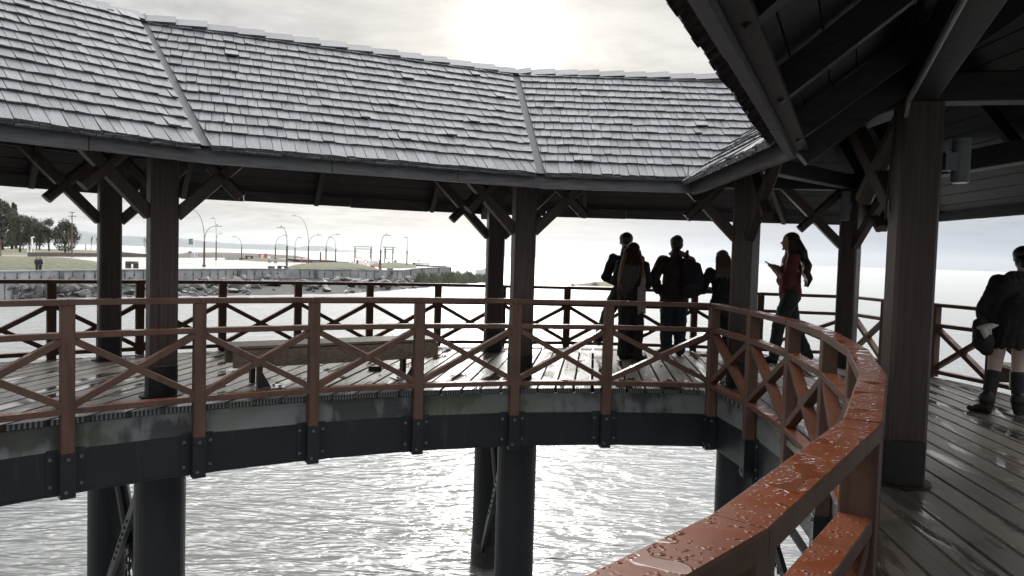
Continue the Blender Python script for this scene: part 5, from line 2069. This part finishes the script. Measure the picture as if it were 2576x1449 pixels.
def joints(**kw):
    J = dict(pelvis=(0, 0, 0.52), waist=(0, 0, 0.60), chest=(0, 0, 0.72), necklow=(0, -0.004, 0.815), neck=(0, 0.0, 0.86), head=(0, 0.012, 0.932),
             shL=(-0.105, 0, 0.805), elL=(-0.14, -0.02, 0.64), wrL=(-0.145, 0.03, 0.50), hdL=(0, 0.25, -1), huL=(-1, 0, 0),
             shR=(0.105, 0, 0.805), elR=(0.14, -0.02, 0.64), wrR=(0.145, 0.03, 0.50), hdR=(0, 0.25, -1), huR=(1, 0, 0),
             hipL=(-0.05, 0, 0.51), knL=(-0.055, 0.012, 0.28), anL=(-0.058, -0.012, 0.045), toeL=(-0.065, 0.085, 0.016),
             hipR=(0.05, 0, 0.51), knR=(0.055, 0.012, 0.28), anR=(0.058, -0.012, 0.045), toeR=(0.065, 0.085, 0.016))
    J.update(kw)
    return J


def trousers(J, r=(0.068, 0.050, 0.040), flare=0.0):
    c = [(J['waist'], J['pelvis'], 0.070, 0.082)]
    for s in 'LR':
        a = J['an' + s]
        c += chain([J['hip' + s], J['kn' + s], (a[0], a[1], a[2] + 0.005)], list(r[:2]) + [r[2] + flare])
    return c


def jacket(J, r=0.09, hem=0.50, sl=(0.048, 0.042, 0.034), hemr=0.10, cut=0.0):
    w_ = J['waist']
    c = chain([(J['pelvis'][0], J['pelvis'][1], hem), w_, J['chest'], J['necklow']], [hemr, r, r, 0.052])
    for s in 'LR':
        c.append((J['chest'], J['sh' + s], r * 0.72, sl[0]))
        wv = Vector(J['el' + s]).lerp(Vector(J['wr' + s]), 0.95 - cut)
        c += chain([J['sh' + s], J['el' + s], tuple(wv)], list(sl))
    return c


def shoes(J, tall=0.0, r=0.027, sides='LR'):
    c = []
    for s in sides:
        a, t = Vector(J['an' + s]), Vector(J['toe' + s])
        heel = a + (a - t).normalized() * 0.012
        heel.z = max(0.016, t.z)
        c += [((heel.x, heel.y, heel.z), tuple(t), 0.020, 0.019), (tuple(a), tuple(a.lerp(t, 0.6)), r, 0.022)]
        if tall:
            k = Vector(J['kn' + s])
            c.append((tuple(a), tuple(a.lerp(k, tall)), r, r * 1.1))
    return c


VOX = 0.0095

# 1 man in a dark coat, half behind the woman
J = joints(elL=(-0.165, 0.02, 0.635), wrL=(-0.07, 0.14, 0.585), hdL=(0.8, 0.5, -0.1), huL=(0, 0, 1), elR=(0.15, 0.03, 0.64), wrR=(0.06, 0.14, 0.60), hdR=(-0.8, 0.5, -0.1), huR=(0, 0, 1),
           chest=(0, 0.02, 0.72), necklow=(0, 0.03, 0.815), neck=(0, 0.035, 0.855), head=(-0.005, 0.05, 0.925), shL=(-0.105, 0.02, 0.785), shR=(0.105, 0.02, 0.785), turn=-12.0,
           hipL=(-0.055, 0, 0.51), knL=(-0.135, 0.06, 0.33), anL=(-0.205, 0.01, 0.125), toeL=(-0.225, 0.09, 0.085))
f1 = Fig(at(1568, 892, 0), 88, 2.06, 'man in a dark jacket and black knitted cap, half hidden behind the long-haired woman')
f1.blob('body', body_caps(J), M['skin'], VOX)
f1.blob('jacket', jacket(J, 0.096, 0.49, (0.045, 0.039, 0.030)) + [((0, -0.02, 0.825), (0, 0.02, 0.85), 0.058, 0.048)], M['black_cloth'], VOX)
f1.blob('trousers', trousers(J), M['black_cloth'], VOX)
for sd_ in 'LR':
    f1.blob('shoe', shoes(J, sides=sd_), M['shoe'], VOX)
f1.blob('knitted_cap', [('e', (-0.005, 0.042, 0.955), (0.058, 0.066, 0.054)), ('e', (-0.005, 0.030, 0.930), (0.052, 0.052, 0.03))], M['hair_black'], VOX)

# 2 woman with long auburn hair
J = joints(elL=(-0.14, 0.06, 0.66), wrL=(-0.07, 0.15, 0.62), hdL=(0.6, 0.6, 0.1), huL=(0, 0, 1), elR=(0.135, 0.02, 0.64), wrR=(0.06, 0.13, 0.60), hdR=(-0.7, 0.5, 0.1), huR=(0, 0, 1),
           hipR=(0.045, 0, 0.51), knR=(0.060, 0.02, 0.28), anR=(0.055, 0.0, 0.045), toeR=(0.135, 0.06, 0.016),
           knL=(-0.05, 0.015, 0.28), anL=(-0.055, 0.01, 0.045), toeL=(0.02, 0.075, 0.016))
f2 = Fig(at(1583, 905, 0), 86, 1.89, 'woman with very long auburn hair and a pale fringed scarf, in dark clothes')
f2.blob('body', body_caps(J), M['skin'], VOX)
f2.blob('jacket', jacket(J, 0.082, 0.50, (0.040, 0.036, 0.028), 0.092), M['navy_cloth'], VOX)
f2.blob('trousers', trousers(J, (0.068, 0.054, 0.040), 0.012), M['black_cloth'], VOX)
for sd_ in 'LR':
    f2.blob('boot', shoes(J, 0.25, 0.030, sides=sd_), M['shoe'], VOX)
hr = [('e', (0, 0.0, 0.950), (0.056, 0.060, 0.052)), ('e', (-0.004, -0.018, 0.905), (0.060, 0.050, 0.07))]
for i in range(9):
    x = -0.088 + 0.0165 * i
    L = 0.56 - 0.012 * abs(i - 2) * (1 if i > 2 else 0.5) + (0.10 if i > 5 else 0)
    hr += chain([(x * 0.6, -0.040, 0.93), (x * 1.0 - 0.005, -0.088, 0.80), (x * 1.05 - 0.020, -0.102, 0.70), (x * 0.75 - 0.050, -0.098, L)], [0.024, 0.024, 0.020, 0.008])
f2.blob('hair', hr, M['hair_dark'], 0.008, smooth=2)
hl = []
for i in range(5):
    hl += chain([(-0.048 - 0.004 * i, -0.02 - 0.012 * i, 0.945 - 0.01 * i), (-0.082 - 0.003 * i, -0.055 - 0.013 * i, 0.82), (-0.105 - 0.004 * i, -0.072 - 0.012 * i, 0.70 - 0.01 * i), (-0.115 + 0.006 * i, -0.085 - 0.006 * i, 0.56 + 0.014 * ((i * 3) % 5))], [0.010, 0.013, 0.012, 0.004])
for i in range(3):
    hl += chain([(0.050, -0.03 - 0.015 * i, 0.93), (0.072, -0.06 - 0.014 * i, 0.82), (0.080, -0.075 - 0.01 * i, 0.73), (0.070, -0.088, 0.66 + 0.02 * i)], [0.008, 0.009, 0.008, 0.004])
f2.blob('backlit_lock', hl, M['hair_backlit'], 0.007, smooth=1)  # bright edge strands over the dark hair: backlight painted as auburn
sc = chain([(0.03, 0.05, 0.83), (0.075, 0.0, 0.80), (0.085, -0.085, 0.68), (0.072, -0.10, 0.60)], [0.02, 0.02, 0.022, 0.022])
for i in range(5):
    sc += chain([(0.045 + 0.013 * i, -0.105, 0.62), (0.048 + 0.013 * i, -0.112, 0.48), (0.050 + 0.0145 * i, -0.105, 0.395 + 0.012 * (i % 3))], [0.0095, 0.0085, 0.005])
f2.blob('scarf', sc, M['scarf'], 0.007, smooth=1)

# 3 man with a backpack
J = joints(elL=(-0.185, -0.02, 0.64), wrL=(-0.125, 0.05, 0.535), hdL=(0.5, 0.5, -0.7), huL=(-1, 0, 0), elR=(0.18, -0.02, 0.64), wrR=(0.125, 0.05, 0.535), hdR=(-0.5, 0.5, -0.7), huR=(1, 0, 0),
           shL=(-0.112, 0, 0.785), shR=(0.112, 0, 0.785), toeL=(-0.12, 0.065, 0.016), turn=4.0)
f3 = Fig(at(1691, 894, 0), 92, 2.04, 'man in a dark maroon jacket with hands in his pockets and a striped scarf')
f3.blob('body', body_caps(J), M['skin'], VOX)
f3.blob('jacket', jacket(J, 0.104, 0.50, (0.052, 0.047, 0.038), 0.108) + [((0, -0.012, 0.835), (0, 0.01, 0.862), 0.050, 0.042)], M['maroon_cloth'], VOX)
f3.blob('trousers', trousers(J, (0.072, 0.056, 0.046)), M['jeans'], VOX)
for sd_ in 'LR':
    f3.blob('shoe', shoes(J, sides=sd_), M['shoe'], VOX)
f3.blob('hair', [('e', (0, 0.0, 0.955), (0.055, 0.064, 0.050)), ('e', (0, -0.014, 0.925), (0.053, 0.050, 0.048)), ('e', (0.01, 0.03, 0.988), (0.038, 0.032, 0.020))], M['hair_black'], VOX)
f3.blob('scarf', chain([(-0.04, 0.03, 0.85), (0.03, -0.058, 0.855), (0.075, -0.06, 0.83), (0.118, -0.035, 0.775)], [0.016, 0.02, 0.024, 0.018]), M['scarf_red'], 0.008)
bp = Fig(f3.b, 92, 2.04, 'dark backpack hanging from the right shoulder of the man in maroon', 'backpack', 'backpack', None)
bp.root.location = f3.P(0.09, -0.14, 0.66)
bp.blob('bag', chain([(0.075, -0.15, 0.76), (0.095, -0.16, 0.66), (0.085, -0.155, 0.555)], [0.055, 0.072, 0.068]) + chain([(0.13, -0.14, 0.74), (0.145, -0.15, 0.64), (0.135, -0.145, 0.56)], [0.045, 0.058, 0.055]), M['black_cloth'], VOX)
bp.blob('front_pocket', chain([(0.06, -0.215, 0.60), (0.135, -0.205, 0.60)], [0.034, 0.032]), M['navy_cloth'], VOX)
bp.blob('strap', chain([(0.06, -0.11, 0.815), (0.085, -0.03, 0.872), (0.095, 0.06, 0.83), (0.10, 0.115, 0.72)], [0.012, 0.013, 0.013, 0.011]), M['black_cloth'], 0.008)

# 4 woman behind the post
J = joints(elL=(-0.165, 0.10, 0.62), wrL=(-0.06, 0.20, 0.63), hdL=(0.8, 0.3, 0), huL=(0, 0, 1), elR=(0.15, 0.11, 0.62), wrR=(0.05, 0.20, 0.63), hdR=(-0.8, 0.3, 0), huR=(0, 0, 1),
           chest=(0, 0.04, 0.71), necklow=(0, 0.06, 0.80), neck=(0, 0.07, 0.845), head=(0.005, 0.085, 0.925), shL=(-0.11, 0.05, 0.79), shR=(0.11, 0.05, 0.79))
f4 = Fig(at(1811, 904, 0), 92, 1.82, 'woman with fair loose hair in a dark jacket, partly behind the right brown post')
f4.blob('body', body_caps(J), M['skin'], VOX)
f4.blob('jacket', jacket(J, 0.096, 0.47, (0.046, 0.040, 0.030), 0.104), M['black_cloth'], VOX)
f4.blob('trousers', trousers(J), M['black_cloth'], VOX)
for sd_ in 'LR':
    f4.blob('shoe', shoes(J, sides=sd_), M['shoe'], VOX)
hr = [('e', (0.005, 0.070, 0.950), (0.058, 0.062, 0.052)), ('e', (0.003, 0.045, 0.905), (0.062, 0.05, 0.065))]
for i in range(7):
    x = -0.065 + 0.021 * i
    hr += chain([(x * 0.7, 0.03, 0.93), (x, -0.035, 0.83), (x * 1.15 - 0.01, -0.068, 0.735 + 0.02 * (i % 2))], [0.024, 0.022, 0.008])
f4.blob('hair', hr, M['hair_fair'], 0.008, smooth=2)

# 5 woman in red with a phone
J = joints(elL=(-0.115, 0.03, 0.625), wrL=(-0.055, 0.098, 0.700), hdL=(0.6, 0.45, 0.7), huL=(-0.3, -0.2, 1), elR=(0.12, 0.03, 0.62), wrR=(0.05, 0.095, 0.695), hdR=(-0.55, 0.45, 0.7), huR=(0.3, -0.2, 1),
           knL=(-0.05, 0.075, 0.29), anL=(-0.05, 0.10, 0.045), toeL=(-0.055, 0.195, 0.016), knR=(0.05, -0.05, 0.285), anR=(0.055, -0.165, 0.050), toeR=(0.06, -0.085, 0.018),
           head=(0, 0.015, 0.930), turn=8.0, pelvis=(0, -0.005, 0.52))
f5 = Fig(at(1978, 913, 0), 168, 2.13, 'woman in a red shirt with long wavy brown hair, looking at a phone')
f5.blob('body', body_caps(J), M['skin'], VOX)
f5.blob('shirt', jacket(J, 0.080, 0.535, (0.046, 0.046, 0.044), 0.086, 0.75), M['red_cloth'], VOX)
f5.blob('trousers', trousers(J, (0.066, 0.050, 0.036), 0.004), M['olive_cloth'], VOX)
for sd_ in 'LR':
    f5.blob('shoe', shoes(J, sides=sd_), M['shoe'], VOX)
hr = [('e', (0, 0.0, 0.950), (0.052, 0.060, 0.054)), ('e', (0, -0.020, 0.905), (0.055, 0.052, 0.07))]
for i in range(9):
    x = -0.07 + 0.0175 * i
    L = 0.615 + 0.02 * ((i * 7) % 3)
    wv = 0.012 if i % 2 else -0.012
    hr += chain([(x * 0.6, -0.035, 0.93), (x + wv, -0.075, 0.85), (x * 1.15 - wv, -0.088, 0.80), (x * 1.2 + wv, -0.112, 0.75), (x * 1.2 - wv, -0.108, 0.70), (x * 1.15 + wv, -0.128, 0.655), (x * 1.05 - wv, -0.118, L - 0.02)], [0.026, 0.027, 0.025, 0.025, 0.022, 0.018, 0.008])
for i in range(3):
    hr += chain([(0.045, 0.015 - 0.01 * i, 0.93), (0.062, 0.02 - 0.018 * i, 0.85), (0.085, 0.025 - 0.02 * i, 0.765), (0.08, 0.03 - 0.02 * i, 0.70)], [0.02, 0.018, 0.016, 0.007])
    hr += chain([(-0.045, 0.015 - 0.01 * i, 0.93), (-0.062, 0.02 - 0.018 * i, 0.85), (-0.085, 0.025 - 0.02 * i, 0.765), (-0.08, 0.03 - 0.02 * i, 0.70)], [0.02, 0.018, 0.016, 0.007])
f5.blob('hair', hr, M['hair_brown'], 0.008, smooth=2)
pm = MB()
c = f5.P(-0.005, 0.150, 0.750)
ax = (f5.f * 0.85 + Vector((0, 0, 0.5))).normalized() * 0.10
pm.bar(c - ax + f5.r * 0.01, c + ax + f5.r * 0.01, 0.10, 0.020, c=0.004)
tag(pm.build('phone', M['phone'], loc=c), 'black phone held up by the woman in red', 'phone')

# 6 woman in a black coat at the right edge
J = joints(pelvis=(0.03, -0.02, 0.52), waist=(0.055, 0.01, 0.60), chest=(0.085, 0.07, 0.70), necklow=(0.11, 0.11, 0.785), neck=(0.12, 0.135, 0.835), head=(0.125, 0.155, 0.908), turn=-10.0,
           shL=(-0.025, 0.085, 0.765), shR=(0.205, 0.095, 0.77), elL=(-0.105, 0.06, 0.60), wrL=(-0.06, 0.17, 0.555), hdL=(0.6, 0.7, 0), huL=(0, 0, 1), elR=(0.26, 0.12, 0.61), wrR=(0.17, 0.24, 0.60), hdR=(-0.8, 0.4, 0), huR=(0, 0, 1),
           hipL=(-0.045, -0.01, 0.50), knL=(-0.055, 0.0, 0.27), anL=(-0.105, -0.045, 0.045), toeL=(-0.165, 0.02, 0.018), hipR=(0.075, -0.01, 0.50), knR=(0.07, 0.005, 0.27), anR=(0.070, -0.02, 0.045), toeR=(0.14, 0.04, 0.018))
f6 = Fig(at(2522, 1040, 0), 78, 1.93, 'woman in a short flared black coat and dark knee socks, leaning on the right railing')
f6.blob('body', body_caps(J), M['skin_pale'], VOX)
ct = jacket(J, 0.090, 0.52, (0.050, 0.046, 0.040), 0.105)
for i in range(22):
    a = 2 * math.pi * i / 22
    ct += chain([(0.06 + math.cos(a) * 0.05, 0.0 + math.sin(a) * 0.05, 0.62), (0.03 + math.cos(a) * 0.105, -0.015 + math.sin(a) * 0.09, 0.48), (0.025 + math.cos(a) * 0.140, -0.02 + math.sin(a) * 0.115, 0.405 + 0.006 * math.sin(i * 2.7))], [0.05, 0.036, 0.020])
ct += [((-0.02, 0.05, 0.70), (-0.05, 0.06, 0.60), 0.055, 0.06), ((-0.05, 0.04, 0.60), (-0.05, 0.02, 0.50), 0.06, 0.06), ((0.05, 0.09, 0.785), (0.15, 0.10, 0.785), 0.05, 0.05), ((-0.01, 0.04, 0.72), (0.15, 0.05, 0.73), 0.06, 0.06)]
for t in range(7):
    ct.append(((-0.01 + 0.03 * t, 0.03, 0.80), (-0.005 + 0.03 * t, 0.02, 0.775), 0.018, 0.024))
f6.blob('coat', ct, M['black_cloth'], VOX, smooth=2)
for s in 'LR':
    f6.blob('knee_sock', [((J['an' + s][0], J['an' + s][1], 0.05), tuple(Vector(J['an' + s]).lerp(Vector(J['kn' + s]), 0.82)), 0.033, 0.040)], M['sock'], VOX)
    f6.blob('shoe', shoes(J, 0.10, 0.034, sides=s) + [((J['an' + s][0], J['an' + s][1], 0.085), (J['an' + s][0] + 0.001, J['an' + s][1], 0.10), 0.044, 0.042)], M['shoe'], VOX)
f6.blob('hair', [('e', (0.125, 0.148, 0.935), (0.058, 0.064, 0.052)), ('e', (0.122, 0.125, 0.898), (0.054, 0.052, 0.046)), ('e', (0.110, 0.080, 0.880), (0.032, 0.030, 0.032))], M['hair_black'], VOX)
bg_ = Fig(f6.b, 78, 1.93, 'black bag with a white cloth at the hip of the woman in the black coat', 'hand_bag', 'bag', None)
bg_.root.location = f6.P(-0.17, -0.10, 0.45)
bg_.blob('bag', chain([(-0.165, -0.06, 0.51), (-0.160, -0.10, 0.42), (-0.135, -0.09, 0.375)], [0.045, 0.055, 0.035]), M['black_cloth'], VOX)
bg_.blob('cloth', chain([(-0.19, -0.10, 0.500), (-0.165, -0.125, 0.508), (-0.135, -0.13, 0.518), (-0.10, -0.122, 0.523)], [0.012, 0.020, 0.017, 0.005]) + chain([(-0.175, -0.128, 0.495), (-0.17, -0.142, 0.468), (-0.172, -0.142, 0.452)], [0.018, 0.016, 0.008]) + chain([(-0.15, -0.132, 0.50), (-0.145, -0.145, 0.475)], [0.014, 0.008]), M['plush'], 0.008)
pl = Fig(f6.b, 78, 1.93, 'small white plush rabbit hanging at the back of the black coat', 'plush_toy', 'toy', None)
pl.root.location = f6.P(0.10, -0.165, 0.44)
PX, PY = 0.075, 0.022
pl.blob('rabbit', [c if False else (('e', (c[1][0] + PX, c[1][1] + PY, c[1][2]), c[2]) if c[0] == 'e' else ((c[0][0] + PX, c[0][1] + PY, c[0][2]), (c[1][0] + PX, c[1][1] + PY, c[1][2]), c[2], c[3])) for c in [('e', (0.02, -0.178, 0.475), (0.022, 0.018, 0.024)), ('e', (0.022, -0.180, 0.425), (0.022, 0.018, 0.034)), ((0.01, -0.18, 0.495), (0.0, -0.182, 0.535), 0.007, 0.006), ((0.03, -0.18, 0.495), (0.036, -0.182, 0.53), 0.007, 0.006), ((0.0, -0.178, 0.45), (-0.03, -0.18, 0.46), 0.008, 0.007), ((0.042, -0.178, 0.45), (0.065, -0.18, 0.465), 0.008, 0.007), ((0.012, -0.18, 0.40), (0.004, -0.182, 0.365), 0.010, 0.009), ((0.03, -0.18, 0.40), (0.034, -0.182, 0.36), 0.010, 0.009)]], M['plush'], 0.007, smooth=2)

# far couple on the shore
for x, yb, top, hd, jm_, hm_, lab in ((92.5, 681.6, 647.5, 80, 'black_cloth', 'maroon_cloth', 'distant person in black, left one of the pair by the shore wall'), (101, 681.6, 646.5, 95, 'jeans', 'hair_black', 'distant person in grey-blue, right one of the pair by the shore wall')):
    c = at(x, yb, GZ)
    J = joints()
    ff = Fig(c, hd, (yb - top) * c.y / F_PX, lab, group='pair standing by the shore wall')
    ff.blob('body', body_caps(J), M['skin'], 0.02)
    ff.blob('jacket', jacket(J, 0.10, 0.48, (0.058, 0.052, 0.04), 0.108), M[jm_], 0.02)
    ff.blob('trousers', trousers(J), M['black_cloth'], 0.02)
    for sd_ in 'LR':
        ff.blob('shoe', shoes(J, sides=sd_), M['shoe'], 0.02)
    ff.blob('hair', [('e', (0, 0.0, 0.955), (0.052, 0.060, 0.046)), ('e', (0, -0.012, 0.925), (0.05, 0.046, 0.045))], M[hm_], 0.02)
# ------------------------------------------------------------------ air
hz = MB()
hz.hull8([(-26500, -250, -8), (26500, -250, -8), (26500, 26500, -8), (-26500, 26500, -8), (-26500, -250, 420), (26500, -250, 420), (26500, 26500, 420), (-26500, 26500, 420)])
hm_ = bpy.data.materials.new('haze_air')
hm_.use_nodes = True
hm_.node_tree.nodes.clear()
n = N(hm_.node_tree)
pv = n.a('ShaderNodeVolumePrincipled', {'Color': (0.90, 0.95, 1.0, 1), 'Density': 0.00005, 'Anisotropy': 0.55})
n.a('ShaderNodeOutputMaterial', {'Volume': pv.outputs[0]})
tag(hz.build('haze', hm_), 'thin pale haze over the lake', 'haze', kind='stuff')
